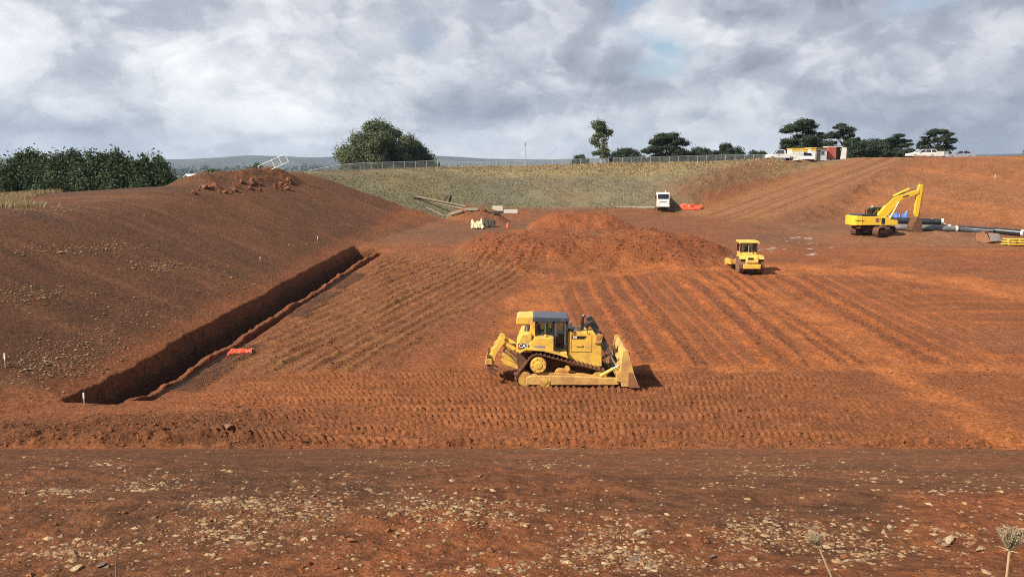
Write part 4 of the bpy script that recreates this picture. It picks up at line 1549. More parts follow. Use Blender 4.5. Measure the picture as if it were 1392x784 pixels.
def make_excavator(loc, rz, under):
    T = thing('excavator', 'bright yellow tracked excavator with boom bent down over black pipes', 'excavator', loc, rz)
    Y, BK, ST = M['digger'], M['black'], M['steel']
    U = thing_child('undercarriage', T)
    U.rotation_euler = (0, 0, under)
    for sg in (-1, 1):
        y0, y1 = sorted((sg * .95, sg * 1.60))
        part('track', track_mesh([(-1.75, .50, .46), (1.75, .50, .46)], y0, y1, .20, .05, .05), ST, U)
        r = MB(); r.prism([(-1.6, .26), (-1.7, .66), (1.7, .66), (1.6, .26)], y0 + .08, y1 - .08)
        part('track_frame', r, M['muddy'], U, bev=.02)
    r = MB(); r.box(-.9, .9, -1.0, 1.0, .45, .95); r.tube((0, 0, .9), (0, 0, 1.12), .62, n=24)
    part('cross_frame', r, M['muddy'], U, bev=.02)
    r = MB()
    # house: counterweight rounded at the tail, in plan
    tail = [(-1.9, -1.42), (-2.6, -1.30), (-2.92, -.75), (-3.0, 0), (-2.92, .75), (-2.6, 1.30), (-1.9, 1.42)]
    r.prism(tail, 1.12, 2.18, 'z')
    cw = part('counterweight', r, Y, T, bev=.08)
    text_part('KOMATSU', .20, M['plate'], cw, (-2.24, -1.372, 1.66), (R(90), 0, R(-9.7)), .006, True)
    r = MB(); r.box(-1.88, .10, -1.41, -.60, 1.16, 2.14)
    part('side_cover', r, Y, T, bev=.04)
    r = MB(); r.box(-1.88, 1.30, .62, 1.41, 1.16, 2.10)
    part('side_cover', r, Y, T, bev=.04)
    r = MB(); r.prism([(.12, 1.16), (.12, 2.12), (1.0, 2.05), (1.22, 1.75), (2.05, 1.70), (2.15, 1.5), (2.05, 1.16)], -1.41, -.62)
    part('tool_box', r, Y, T, bev=.04)
    r = MB(); r.box(-1.9, 1.9, -.61, .61, 1.14, 1.75)
    part('revolving_frame', r, BK, T)
    r = MB(); r.prism([(-2.3, 2.18), (-2.2, 2.34), (-.3, 2.36), (.0, 2.18)], -1.3, 1.3)
    part('engine_cover', r, BK, T, bev=.05)
    r = MB(); r.box(-.45, -.05, -1.428, -1.412, 1.50, 1.95)
    part('vent_panel', r, M['bucket'], T)
    r = MB(); r.box(.22, .62, -1.428, -1.412, 1.3, 1.95)
    part('access_panel', r, BK, T)
    r = MB(); r.tube((-.9, .2, 2.3), (-.9, .2, 2.85), .07, n=12)
    part('exhaust_pipe', r, BK, T)
    r = MB(); r.path([(-.2, -1.3, 2.15), (-.2, -1.3, 2.75), (1.0, -1.3, 2.75), (1.0, -1.3, 2.05)], .022, 6)
    part('hand_rail', r, Y, T)
    # cab on the far side
    r = MB(); r.prism([(-.15, 1.15), (-.15, 2.95), (.25, 3.08), (1.35, 3.05), (1.62, 2.2), (1.66, 1.15)], .48, 1.40)
    cb = part('cab', r, BK, T, bev=.06)
    r = MB(); r.box(.0, 1.3, .462, .478, 2.1, 2.9)
    part('side_window', r, M['glass_dark'], cb)
    r = MB(); r.box(-.172, -.152, .56, 1.32, 2.2, 2.85)
    part('rear_window', r, M['glass_blue'], cb)
    r = MB(); r.tube((.2, .95, 3.06), (.2, .95, 3.25), .08, n=12)
    part('beacon', r, M['lamp'], cb)
    # boom: bent box section
    bw = .27
    r = MB()
    r.prism([squash(p_) for p_ in [(.55, 1.75), (.30, 2.05), (.55, 2.60), (1.55, 4.10), (2.10, 4.68), (2.75, 4.98), (5.35, 5.72), (5.75, 5.70), (5.78, 5.42), (5.55, 5.20), (3.35, 4.42), (2.95, 4.05), (1.35, 2.05), (1.00, 1.72)]], -bw, bw)
    bo = part('boom', r, Y, T, bev=.03)
    r = MB(); r.prism([squash(p_) for p_ in ((3.5, 4.66), (3.4, 4.86), (4.3, 5.14), (4.4, 4.94))], -bw - .012, -bw - .002)
    part('boom_plate', r, M['muddy'], bo)
    bo.rotation_euler = (0, 0, 0)
    for sg in (-1, 1):
        r = MB(); r.tube(sq3(1.55, sg * .42, 1.60), sq3(2.35, sg * .42, 3.1), .105, n=12)
        cy = part('boom_cylinder', r, Y, T, smooth=True)
        r = MB(); r.tube(sq3(2.35, sg * .42, 3.1), sq3(2.85, sg * .40, 4.15), .055, n=10)
        part('rod', r, M['chrome'], cy, smooth=True)
    r = MB(); r.tube(sq3(2.25, 0, 4.90), sq3(4.45, 0, 5.95), .13, n=14)
    sc = part('stick_cylinder', r, Y, T, smooth=True)
    r = MB(); r.tube(sq3(4.45, 0, 5.95), sq3(5.85, 0, 6.45), .06, n=10)
    part('rod', r, M['chrome'], sc, smooth=True)
    r = MB()
    r.prism([squash(p_) for p_ in [(5.85, 6.62), (6.28, 6.55), (6.32, 5.70), (6.22, 4.9), (5.98, 2.40), (5.90, 2.0), (5.58, 2.0), (5.42, 2.4), (5.50, 4.6), (5.45, 5.2), (5.60, 5.9)]], -.2, .2)
    sk = part('stick', r, Y, T, bev=.03)
    r = MB(); r.tube(sq3(6.38, 0, 5.5), sq3(6.28, 0, 3.6), .095, n=12)
    bc = part('bucket_cylinder', r, Y, T, smooth=True)
    r = MB(); r.tube(sq3(6.28, 0, 3.6), sq3(6.18, 0, 2.55), .05, n=10)
    part('rod', r, M['chrome'], bc, smooth=True)
    r = MB(); r.prism([squash(p_) for p_ in [(6.0, 2.10), (6.28, 2.62), (6.36, 2.52), (6.15, 1.7), (5.95, 1.6)]], -.16, .16)
    part('bucket_link', r, M['bucket'], T, bev=.01)
    # bucket curled in, resting by the ground
    r = MB()
    prof = [(5.50, 1.95), (5.20, 1.50), (4.90, .95), (4.92, .45), (5.30, .12), (5.85, .05), (6.35, .30)]
    inn = [(6.28, .36), (5.82, .16), (5.36, .24), (5.04, .50), (5.04, .92), (5.32, 1.42), (5.62, 1.88)]
    r.prism([squash(p_) for p_ in prof + inn], -.62, .62)
    bk = part('bucket', r, M['muddy'], T, bev=.015)
    for sg in (-1, 1):
        y0, y1 = sorted((sg * .60, sg * .66))
        r = MB(); r.prism([squash(p_) for p_ in prof + [(6.15, 1.70)]], y0, y1)
        part('bucket_cheek', r, M['muddy'], bk)
    for k in range(5):
        y = -.52 + k * .26
        r = MB(); r.prism([squash(p_) for p_ in [(6.28, .28), (6.36, .38), (6.62, .50), (6.60, .46)]], y - .05, y + .05)
        part('tooth', r, M['steel'], bk)
    for y in (-.12, .12):
        r = MB()
        r.path([sq3(1.2, y, 3.62), sq3(1.5, y, 4.12), sq3(2.1, y, 4.76), sq3(2.8, y, 5.06), sq3(4.0, y, 5.40)], .03, 6)
        part('hose', r, M['cable'], T)
    return T


ex = gp(1195, 321)
EXP = Vector((ex.x - .3, ex.y + 1.0, gz(ex.x, ex.y + 1.0) - .02))
make_excavator(EXP, R(2), R(40))


# ------------------------------------------------------------------ road vehicles
def make_truck(loc, rz):
    T = thing('tipper_truck', 'small white cab-over truck with amber beacon facing the camera on bare earth', 'truck', loc, rz)
    Wt, BK = M['white'], M['black']
    # local x = forward
    r = MB(); r.prism([(.75, .62), (.75, 2.05), (.95, 2.62), (1.15, 2.70), (2.15, 2.62), (2.42, 1.70), (2.48, .55), (1.9, .50)], -1.02, 1.02)
    cb = part('cab', r, Wt, T, bev=.06)
    r = MB(); r.prism([(2.265, 2.52), (2.46, 1.76), (2.44, 1.74), (2.245, 2.50)], -.86, .86)
    part('windscreen', r, M['glass_dark'], cb)
    for sg in (-1, 1):
        y0, y1 = sorted((sg * 1.024, sg * 1.034))
        r = MB(); r.prism([(1.1, 1.68), (1.1, 2.35), (2.05, 2.35), (2.28, 1.68)], y0, y1)
        part('side_window', r, M['glass_dark'], cb)
        r = MB(); r.box(2.45, 2.51, sg * .72 - .16, sg * .72 + .16, .92, 1.08)
        part('headlamp', r, M['lamp'], cb, bev=.01)
        r = MB(); r.path([(2.2, sg * 1.02, 2.2), (2.35, sg * 1.22, 2.25), (2.35, sg * 1.24, 1.8)], .02, 6)
        mr_ = part('mirror_arm', r, BK, T)
        r = MB(); r.box(2.31, 2.38, sg * 1.26 - .09, sg * 1.26 + .09, 1.75, 2.15)
        part('mirror', r, BK, mr_, bev=.01)
        wheel(T, (1.55, sg * .86, .42), .42, .26, Wt, sg, 0, 'rubber')
        wheel(T, (-1.35, sg * .84, .42), .42, .40, Wt, sg, 0, 'rubber')
    r = MB(); r.box(2.44, 2.56, -1.04, 1.04, .45, .82)
    part('bumper', r, Wt, T, bev=.03)
    r = MB(); r.box(2.565, 2.575, -.26, .26, .58, .70)
    part('number_plate', r, M['letter'], T)
    r = MB(); r.box(2.47, 2.492, -.55, .55, 1.20, 1.36)
    part('grille', r, M['grey'], cb)
    r = MB(); r.box(-2.6, 1.9, -.42, .42, .50, .78)
    part('chassis', r, BK, T)
    r = MB(); r.prism([(-2.7, .82), (-2.85, 2.30), (.62, 2.58), (.62, .82)], -1.10, 1.10)
    part('tipper_body', r, M['bucket'], T, bev=.02)
    for k in range(5):
        r = MB(); r.box(-2.5 + k * .7, -2.4 + k * .7, -1.14, -1.101, .9, 2.2)
        part('body_rib', r, M['bucket'], T)
    r = MB(); r.box(.40, .74, -1.08, 1.08, 2.30, 2.78)
    part('headboard', r, Wt, T, bev=.02)
    r = MB(); r.tube((.58, .45, 2.78), (.58, .45, 3.06), .10, n=14)
    part('beacon', r, M['lamp'], T)
    return T


tk = gp(904, 290)
tko = make_truck(Vector((tk.x - .05, tk.y + 1.9, gz(tk.x, tk.y + 1.2) - .03)), R(-90 - 8))
tko.scale = (.86, .86, .86)


def make_car(name, label, cat, loc, rz, paint, kind, group=None):
    T = thing(name, label, cat, loc, rz, group)
    W_ = .87
    if kind == 'wagon':
        body = [(-2.35, .38), (-2.38, .80), (-2.30, .98), (1.0, .96), (2.05, .80), (2.36, .62), (2.36, .34), (1.9, .28), (-2.0, .28)]
        cab_ = [(-2.25, .97), (-2.02, 1.38), (-1.6, 1.47), (.0, 1.45), (.98, .96)]
        wx = (-1.42, 1.42)
    elif kind == 'sedan':
        body = [(-2.35, .40), (-2.36, .86), (-2.2, .98), (1.0, .95), (2.1, .80), (2.36, .60), (2.34, .34), (1.9, .28), (-2.0, .28)]
        cab_ = [(-1.72, .97), (-1.05, 1.40), (-.7, 1.46), (.05, 1.44), (.98, .96)]
        wx = (-1.40, 1.42)
    else:  # ute
        body = [(-2.55, .48), (-2.55, 1.06), (-.45, 1.10), (1.2, 1.08), (2.3, .98), (2.46, .70), (2.42, .42), (-2.2, .40)]
        cab_ = [(-.55, 1.09), (-.48, 1.72), (-.2, 1.80), (.70, 1.78), (1.30, 1.08)]
        wx = (-1.55, 1.60)
    r = MB(); r.prism(body, -W_, W_)
    b = part('body', r, paint, T, bev=.07)
    r = MB(); n_ = len(cab_)
    V = [(p[0], -W_ * (.97 if i in (0, n_ - 1) else .80), p[1]) for i, p in enumerate(cab_)] + [(p[0], W_ * (.97 if i in (0, n_ - 1) else .80), p[1]) for i, p in enumerate(cab_)]
    F = [tuple(range(n_)), tuple(range(2 * n_ - 1, n_ - 1, -1))] + [(i, i + n_, (i + 1) % n_ + n_, (i + 1) % n_) for i in range(n_)]
    r.add(V, F)
    g = part('glasshouse', r, M['glass_blue'] if kind == 'ute' else M['glass_dark'], T)
    r = MB(); r.box(-1.5 if kind != 'ute' else -.45, .5, -.6, .6, .7, 1.15)
    part('seat', r, M['seat'], T)
    top = cab_[1:-1]
    r = MB(); r.prism([(p[0], p[1] + .005) for p in top] + [(top[-1][0], top[-1][1] - .045), (top[0][0], top[0][1] - .045)], -W_ * .82, W_ * .82)
    part('roof', r, paint, T, bev=.015)
    for sg in (-1, 1):
        for (i, j) in ((0, 1), (n_ - 1, n_ - 2)):
            r = MB(); r.tube((cab_[i][0], sg * W_ * .95, cab_[i][1]), (cab_[j][0], sg * W_ * .80, cab_[j][1]), .045, n=8)
            part('pillar', r, paint, T)
        for x in ((-.35,) if kind != 'wagon' else (-.35, -1.3)):
            r = MB(); r.tube((x, sg * W_ * .965, .97), (x, sg * W_ * .815, cab_[2][1]), .04, n=8)
            part('pillar', r, paint, T)
        for x in wx:
            wheel(T, (x, sg * (W_ - .10), .32 if kind != 'ute' else .37), .32 if kind != 'ute' else .37, .22, M['grey'], sg, 0, 'rubber_clean')
        r = MB(); r.box(body[4][0] + .02, body[5][0], sg * .66 - .16, sg * .66 + .16, .62, .76)
        part('headlamp', r, M['lamp'], T, bev=.02)
        r = MB(); r.box(body[1][0] - .02, body[1][0] + .06, sg * .70 - .13, sg * .70 + .13, .66, .84)
        part('tail_lamp', r, M['lamp_red'], T, bev=.02)
        r = MB(); r.box(.62, .78, *sorted((sg * .88, sg * 1.02)), 1.0, 1.12)
        part('mirror', r, paint, T, bev=.02)
    if kind == 'ute':
        r = MB(); r.box(-2.45, -.62, -.78, .78, 1.02, 1.115)
        part('tray_liner', r, M['black'], T)
    return T


def crest_at(px, y):
    p = at(px, y)
    return p


cp = crest_at(1246, 141)
make_car('parked_car', 'white station wagon parked on the crest of the red bank', 'car', cp, R(180), M['white_clean'], 'wagon', 'cars parked on the crest')
cp = crest_at(1297, 143)
make_car('parked_car', 'silver grey sedan parked at the right end of the crest', 'car', cp, R(172), M['silver'], 'sedan', 'cars parked on the crest')
cp = crest_at(1057, 141)
make_car('utility_truck', 'white utility pickup with bluish cab glass parked left of the site huts', 'pickup', cp, R(180), M['white'], 'ute', 'cars parked on the crest')
cp = crest_at(1092.5, 144)
make_car('parked_car', 'small white car parked in front of the yellow trimmed hut', 'car', cp, R(-97), M['white_clean'], 'wagon', 'cars parked on the crest')

# box trailer between the cars
cp = crest_at(1272, 144)
T = thing('box_trailer', 'grey white box trailer standing between the two parked cars', 'trailer', cp)
r = MB(); r.box(-1.05, 1.05, -.75, .75, .45, 1.45)
part('box', r, M['grey'], T, bev=.03)
r = MB(); r.box(-.98, .15, -.766, -.752, .55, 1.35)
part('side_panel', r, M['white'], T)
r = MB(); r.box(-1.1, 1.1, -.8, .8, 1.45, 1.55)
part('lid', r, M['timber_dark'], T)
for sg in (-1, 1):
    wheel(T, (0, sg * .86, .30), .30, .2, M['grey'], sg, 0, 'rubber_clean')


# ------------------------------------------------------------------ site huts and container
def make_hut(label, px0, px1, y, h, wall_m, trim_m, windows, doors, depth=2.6, group='site huts on the crest'):
    a, b = at(px0, y), at(px1, y)
    z = max(a.z, b.z) - .05
    w = b.x - a.x
    T = thing('site_hut', label, 'hut', ((a.x + b.x) / 2, y, z), 0, group)
    r = MB(); r.box(-w / 2, w / 2, 0, depth, .15, h)
    part('wall', r, wall_m, T, bev=.02)
    r = MB(); r.box(-w / 2 - .1, w / 2 + .1, -.12, depth + .1, h, h + .14)
    part('roof', r, trim_m, T, bev=.02)
    r = MB(); r.box(-w / 2 - .02, w / 2 + .02, -.03, -.002, h - .42, h - .003)
    part('fascia', r, trim_m, T)
    for (u, ww, z0, z1) in windows:
        x = -w / 2 + u * w
        r = MB(); r.box(x - ww / 2, x + ww / 2, -.02, -.003, z0, z1)
        wi = part('window', r, M['glass_dark'], T)
        for (p, q_, s_, t_) in ((x - ww / 2 - .06, x + ww / 2 + .06, z1, z1 + .06), (x - ww / 2 - .06, x + ww / 2 + .06, z0 - .06, z0)):
            r = MB(); r.box(p, q_, -.05, -.003, s_, t_)
            part('frame', r, M['grey'], wi)
    for (u, ww, z1) in doors:
        x = -w / 2 + u * w
        r = MB(); r.box(x - ww / 2, x + ww / 2, -.03, -.003, .2, z1)
        d = part('door', r, M['grey_wall'] if wall_m is not M['grey_wall'] else M['timber_dark'], T)
        r = MB(); r.box(x + ww * .28, x + ww * .36, -.06, -.031, 1.1, 1.2)
        part('handle', r, M['plate'], d)
    for sx in (-1, 1):
        r = MB(); r.box(sx * (w / 2 - .3) - .15, sx * (w / 2 - .3) + .15, .2, depth - .2, -.4, .15)
        part('bearer', r, M['timber_dark'], T)
    return T


make_hut('white site hut with broad yellow band along its eaves', 1072, 1088, 146, 2.3, M['white'], M['yellow_wall'], [], [(.75, .8, 1.9)])
make_hut('narrow brown fronted hut with a small window between the two pale huts', 1088.4, 1096.6, 147.5, 2.2, M['timber'], M['yellow_wall'], [(.6, .5, 1.3, 1.8)], [])
make_hut('smaller white hut with yellow eaves next to the grey hut', 1097, 1104, 146, 2.25, M['white'], M['yellow_wall'], [], [])
make_hut('grey site hut with dark doorway and square window', 1104.5, 1119, 146, 2.2, M['grey_wall'], M['timber'], [(.62, .55, 1.2, 1.8)], [(.22, .7, 1.9)])
a, b = at(1120.5, 147), at(1145, 147)
T = thing('shipping_container', 'red shipping container with open white door on the crest', 'container', ((a.x + b.x) / 2, 147, max(a.z, b.z) - .05))
w = b.x - a.x
r = MB(); r.box(-w / 2, -w / 2 + .45 * w, 0, 2.4, .1, 2.25)
part('body', r, M['red'], T)
for k in range(7):
    r = MB(); x = -w / 2 + .05 + k * .45 * w / 7
    r.box(x, x + .12, -.04, -.002, .2, 2.15)
    part('corrugation', r, M['red'], T)
r = MB(); r.box(-w / 2 + .45 * w, -w / 2 + .75 * w, .8, 2.4, .1, 2.25)
part('dark_interior', r, M['timber_dark'], T)
r = MB(); r.box(-w / 2, -w / 2 + .78 * w, -.05, 2.45, 2.25, 2.36)
part('roof', r, M['white'], T)
r = MB(); r.prism([(-w / 2 + .68 * w, .12), (-w / 2 + .76 * w, 2.2), (w / 2, 2.1), (w / 2, .12)], -.08, .0)
part('door_leaf', r, M['white'], T)
# ------------------------------------------------------------------ foliage
def leaf_mat(name, col, var=.45, trans=.25):
    m = bpy.data.materials.new(name)
    m.use_nodes = True
    t = m.node_tree
    n, l = t.nodes, t.links
    b = n['Principled BSDF']
    b.inputs['Roughness'].default_value = .65
    b.inputs['Specular IOR Level'].default_value = .25
    g = n.new('ShaderNodeNewGeometry')
    mx = n.new('ShaderNodeMixRGB')
    mx.inputs[1].default_value = (*[c * (1 - var) for c in col], 1)
    mx.inputs[2].default_value = (*[c * (1 + var) for c in col], 1)
    l.new(g.outputs['Random Per Island'], mx.inputs[0])
    l.new(mx.outputs[0], b.inputs['Base Color'])
    if trans:
        tr = n.new('ShaderNodeBsdfTranslucent')
        l.new(mx.outputs[0], tr.inputs[0])
        ms = n.new('ShaderNodeMixShader')
        ms.inputs[0].default_value = trans
        l.new(b.outputs[0], ms.inputs[1])
        l.new(tr.outputs[0], ms.inputs[2])
        l.new(ms.outputs[0], n['Material Output'].inputs[0])
    return m


LEAF = dict(gum=leaf_mat('gum_leaves', (.075, .092, .040)), pine=leaf_mat('pine_needles', (.028, .042, .022)), cedar=leaf_mat('cypress_leaves', (.036, .058, .024), .5),
            hedge=leaf_mat('hedge_leaves', (.040, .062, .020), .6), mid=leaf_mat('green_leaves', (.075, .11, .04)), far=leaf_mat('far_leaves', (.045, .06, .03), .4, 0),
            straw=leaf_mat('straw', (.30, .22, .115), .35, .2), grass=leaf_mat('sparse_grass', (.175, .148, .092), .45, .15))
BARK = mat('bark', (.10, .075, .055), .9, var=.3, bump=.3)
GUMBARK = mat('pale_gum_bark', (.30, .26, .21), .85, var=.3)


def quads_at(P, Nn, size, aspect=1.0, r=rng):
    """a small quad at every point, facing roughly Nn"""
    n = len(P)
    Nn = Nn / (np.linalg.norm(Nn, axis=1, keepdims=True) + 1e-9)
    a = r.normal(size=(n, 3))
    u = np.cross(Nn, a)
    u /= np.linalg.norm(u, axis=1, keepdims=True) + 1e-9
    v = np.cross(Nn, u)
    s = (size * r.uniform(.55, 1.3, n))[:, None]
    bend = Nn * s * .25
    V = np.stack([P - u * s - v * s * aspect * .3, P - bend * .0 + v * s * -aspect, P + u * s + v * s * aspect * .2, P + v * s * aspect], 1).reshape(-1, 3)
    F = np.arange(4 * n).reshape(n, 4)
    return V, F


def clump_points(clumps, dens, r=rng, shell=.55):
    P, Nn = [], []
    for (c, rad, k) in clumps:
        n = max(4, int(dens * k))
        d = r.normal(size=(n, 3)) * .52
        p = np.asarray(c) + d * np.asarray(rad) * r.uniform(.7, 1.35)
        P.append(p)
        Nn.append(d * 1.0 + r.normal(size=(n, 3)) * .7 + np.array([0, 0, .4]))
    return np.concatenate(P), np.concatenate(Nn)


def top_z(px, py, y):
    r = ray(px, py)
    return CAM_Z + r.z / r.y * y


def make_tree(name, label, px, y, top, wpx, style, group, seed, leaf, base=None, bark=None, dens=1.0, clear=.15):
    r = np.random.default_rng(seed)
    b = at(px, y)
    bz = b.z if base is None else base
    h = max(2.0, top_z(px, top, y) - bz)
    w = wpx / 1121 * y
    T = thing(name, label, 'tree', (b.x, y, bz), 0, group)
    cl = []
    if style == 'dome':
        n = 74
        for i in range(n):
            a, e = r.uniform(0, 2 * math.pi), r.uniform(-.5, 1)
            q = math.sqrt(max(0, 1 - e * e)) if e > 0 else 1
            rr = w * .5 * q * r.uniform(.40, 1.08)
            z = h * (clear + .34) + e * h * (.66 - clear) * r.uniform(.55, 1.02)
            s = w * r.uniform(.06, .15)
            cl.append(((rr * math.cos(a), rr * math.sin(a), max(z, h * clear)), (s, s, s * .75), s * s * 42))
    elif style == 'cone':
        n = 90
        for i in range(n):
            f = r.uniform(.05, .95)
            a = r.uniform(0, 2 * math.pi)
            rr = w * .5 * (1 - f) ** .75 * r.uniform(.4, .9)
            s = w * r.uniform(.06, .14) * (1.1 - .5 * f)
            cl.append(((rr * math.cos(a), rr * math.sin(a), h * (clear + (1 - clear) * f) - s * .5), (s, s, s * .8), s * s * 42))
    elif style == 'layer':
        n = 66
        for i in range(n):
            f = r.uniform(0, 1)
            a = r.uniform(0, 2 * math.pi)
            prof = math.sin(math.pi * (.18 + .74 * f)) ** .8
            rr = w * .5 * prof * math.sqrt(r.uniform(.05, 1)) * 1.0
            s = w * r.uniform(.05, .13)
            cl.append(((rr * math.cos(a), rr * math.sin(a), h * (clear + (1 - clear) * f) - s * .25), (s, s, s * .42), s * s * 52))
    elif style == 'open':
        n = 24
        for i in range(n):
            f = r.uniform(0, 1) ** .8
            a = r.uniform(0, 2 * math.pi)
            rr = w * .5 * r.uniform(.25, 1) * (1.05 - .55 * f)
            s = w * r.uniform(.07, .14)
            cl.append(((rr * math.cos(a) + (.1 - f * .1) * w, rr * math.sin(a), h * (clear + (1 - clear) * f) - s * .5), (s, s, s * .7), s * s * 46))
    elif style == 'spire':
        n = 52
        for i in range(n):
            f = r.uniform(0, 1)
            a = r.uniform(0, 2 * math.pi)
            rr = w * .5 * min(1, 2.6 * (1 - f) + .12) * r.uniform(.3, .95)
            s = w * r.uniform(.12, .20) * (1.15 - .6 * f)
            cl.append(((rr * math.cos(a), rr * math.sin(a), h * (.02 + .98 * f) - s), (s, s, s * 1.5), s * s * 50))
    cl.append(((0, 0, h * .97), (w * .08, w * .08, h * .03), 3))
    P, Nn = clump_points(cl, 14.0 * dens, r)
    if style == 'spire':
        Nn[:, 2] *= .3
    sz = max(.085, y / 825 * .62) * (1.0 if style != 'layer' else .9)
    V, F = quads_at(P, Nn, sz, 1.25 if style != 'spire' else 1.9, r)
    me = fast_mesh('crown', V, F)
    link('crown', me, leaf, T)
    # trunk with limbs reaching into the clumps
    mb = MB()
    tr = max(.10, h * .022) * (1.5 if style in ('dome', 'layer') else 1)
    lean = r.normal(size=2) * h * .02
    sp = []
    for i in range(6):
        f = i / 5 * (.80 if style != 'dome' else .62)
        sp.append(Vector((lean[0] * f * f * 4, lean[1] * f * f * 4, h * f - .3 * (i == 0))))
    for i in range(5):
        mb.tube(sp[i], sp[i + 1], tr * (1 - i * .16), tr * (1 - (i + 1) * .16), 8)
    big = sorted(cl, key=lambda c: -c[1][0])[:16]
    for c, rad, k in big:
        cz = Vector(c)
        f = min(.98, max(.25, (cz.z / h) * .72))
        i = min(4, int(f / (.80 if style != 'dome' else .62) * 5))
        s0 = sp[i]
        md = s0.lerp(cz, .5) + Vector((0, 0, h * .03))
        mb.tube(s0, md, tr * .42, tr * .28, 6)
        mb.tube(md, cz, tr * .28, tr * .10, 6)
    part('trunk', mb, bark or BARK, T, smooth=True)
    return T


G = 'trees along the skyline'
make_tree('gum_tree', 'big round grey green gum tree behind the fence, left of centre', 515, 190, 170, 90, 'dome', G, 1, LEAF['gum'], bark=GUMBARK, dens=1.25, clear=.02)
make_tree('cypress_tree', 'dark green cone shaped tree leaning against the big round gum', 562, 196, 191, 90, 'cone', G, 2, LEAF['cedar'], dens=1.5, clear=.0)
make_tree('gum_tree', 'tall slender gum tree with open crown standing alone at the fence', 816, 160, 165, 46, 'open', G, 3, LEAF['gum'], bark=GUMBARK, dens=1.0, clear=.22)
make_tree('shrub_tree', 'small dark bushy tree left of the slender gum', 788, 190, 211, 22, 'dome', G, 4, LEAF['cedar'], dens=1.3, clear=0)
make_tree('shrub_tree', 'low dark rounded tree just right of the slender gum', 850, 192, 203, 46, 'dome', G, 5, LEAF['pine'], dens=1.5, clear=0)
make_tree('pine_tree', 'dark flat topped pine in the middle of the skyline row', 903, 185, 182, 60, 'layer', G, 6, LEAF['pine'], dens=1.5, clear=.18)
make_tree('shrub_tree', 'dark domed tree close against the right of the flat topped pine', 948, 188, 203, 42, 'dome', G, 7, LEAF['pine'], dens=1.5, clear=0)
make_tree('shrub_tree', 'dark domed tree with a raised top midway between pine and huts', 987, 188, 197, 40, 'dome', G, 8, LEAF['pine'], dens=1.5, clear=0)
make_tree('shrub_tree', 'smallest low dark tree left of the parked white pickup', 1028, 190, 207, 36, 'dome', G, 9, LEAF['pine'], dens=1.4, clear=0)
make_tree('pine_tree', 'tallest dark spreading pine behind the white and yellow huts', 1086, 180, 164, 62, 'layer', G, 10, LEAF['pine'], dens=1.7, clear=.10)
make_tree('pine_tree', 'open topped dark pine behind the red container', 1138, 182, 169, 46, 'layer', G, 11, LEAF['pine'], dens=1.3, clear=.16)
make_tree('shrub_tree', 'rounded dark tree right of the red container', 1160, 176, 187, 38, 'dome', G, 12, LEAF['pine'], dens=1.5, clear=0)
make_tree('shrub_tree', 'broad dark tree in the clump left of the white wagon', 1188, 180, 190, 50, 'dome', G, 13, LEAF['pine'], dens=1.5, clear=0)
make_tree('pine_tree', 'dark tree with ragged layered top just left of the white wagon', 1214, 178, 183, 44, 'layer', G, 14, LEAF['pine'], dens=1.7, clear=.02)
make_tree('pine_tree', 'thin small pine left of the umbrella shaped pine', 1249, 185, 186, 18, 'layer', G, 15, LEAF['pine'], dens=1.0, clear=.45)
make_tree('pine_tree', 'umbrella shaped dark pine behind the parked cars', 1269, 183, 177, 44, 'layer', G, 16, LEAF['pine'], dens=1.3, clear=.30)
make_tree('gum_tree', 'tree cut off by the right edge of the picture', 1396, 170, 178, 34, 'open', G, 17, LEAF['gum'], dens=1.0, clear=.2)
make_tree('shrub_tree', 'leafy green tree seen beyond the left bank heap', 292, 150, 231, 42, 'dome', G, 18, LEAF['mid'], base=4.0, dens=1.2, clear=0)
make_tree('shrub_tree', 'dark green tree behind the leaning fence panel', 352, 210, 226, 34, 'dome', G, 19, LEAF['cedar'], base=4.0, dens=1.4, clear=0)
HG = 'conifers of the hedge row'
for i in range(11):
    px = 34 + i * 18.6
    words_ = ['first', 'second', 'third', 'fourth', 'fifth', 'sixth', 'seventh', 'eighth', 'ninth', 'tenth', 'eleventh'][i]
    make_tree('hedge_conifer', words_ + ' conifer from the left in the dense dark hedge row', px, 102 + rnd.uniform(-1.2, 1.2) - i * .35, 209 + rnd.uniform(-3, 3) + (7 if i == 10 else 0), 72, 'spire', HG, 40 + i, LEAF['hedge'], base=4.6 - .12 * i, dens=1.0)
make_tree('shrub_tree', 'low rounded bush at the left end of the dark hedge', 14, 108, 226, 40, 'dome', G, 60, LEAF['hedge'], base=6.0, dens=1.2, clear=0)

# far woods on the plain: one mass nobody could count
r_ = np.random.default_rng(5)
cl = []
for i in range(520):
    d = r_.uniform(420, 3600)
    az_ = r_.uniform(-.60, .30)
    x = d * math.tan(az_)
    s = r_.uniform(3, 7) * (1 + d / 2500)
    k = r_.integers(1, 5)
    z = float(macro(np.array([x]), np.array([d]))[0])
    for j in range(k):
        cl.append(((x + j * s * 1.4, d + r_.uniform(-5, 5), z + s * .5), (s, s, s * r_.uniform(.6, .9)), 3.2))
P, Nn = clump_points(cl, 9.0, r_, .3)
Vq, Fq = quads_at(P, Nn, 1.0, 1.0, r_)
sz = (P[:, 1] / 825 * 1.6)
ctr = np.repeat(P, 4, 0)
Vq = ctr + (Vq - ctr) * np.repeat(sz, 4)[:, None]
tag(link('far_woodland', fast_mesh('far_woodland', Vq, Fq), LEAF['far']), 'scattered woods on the distant plain', 'woodland', kind='stuff')

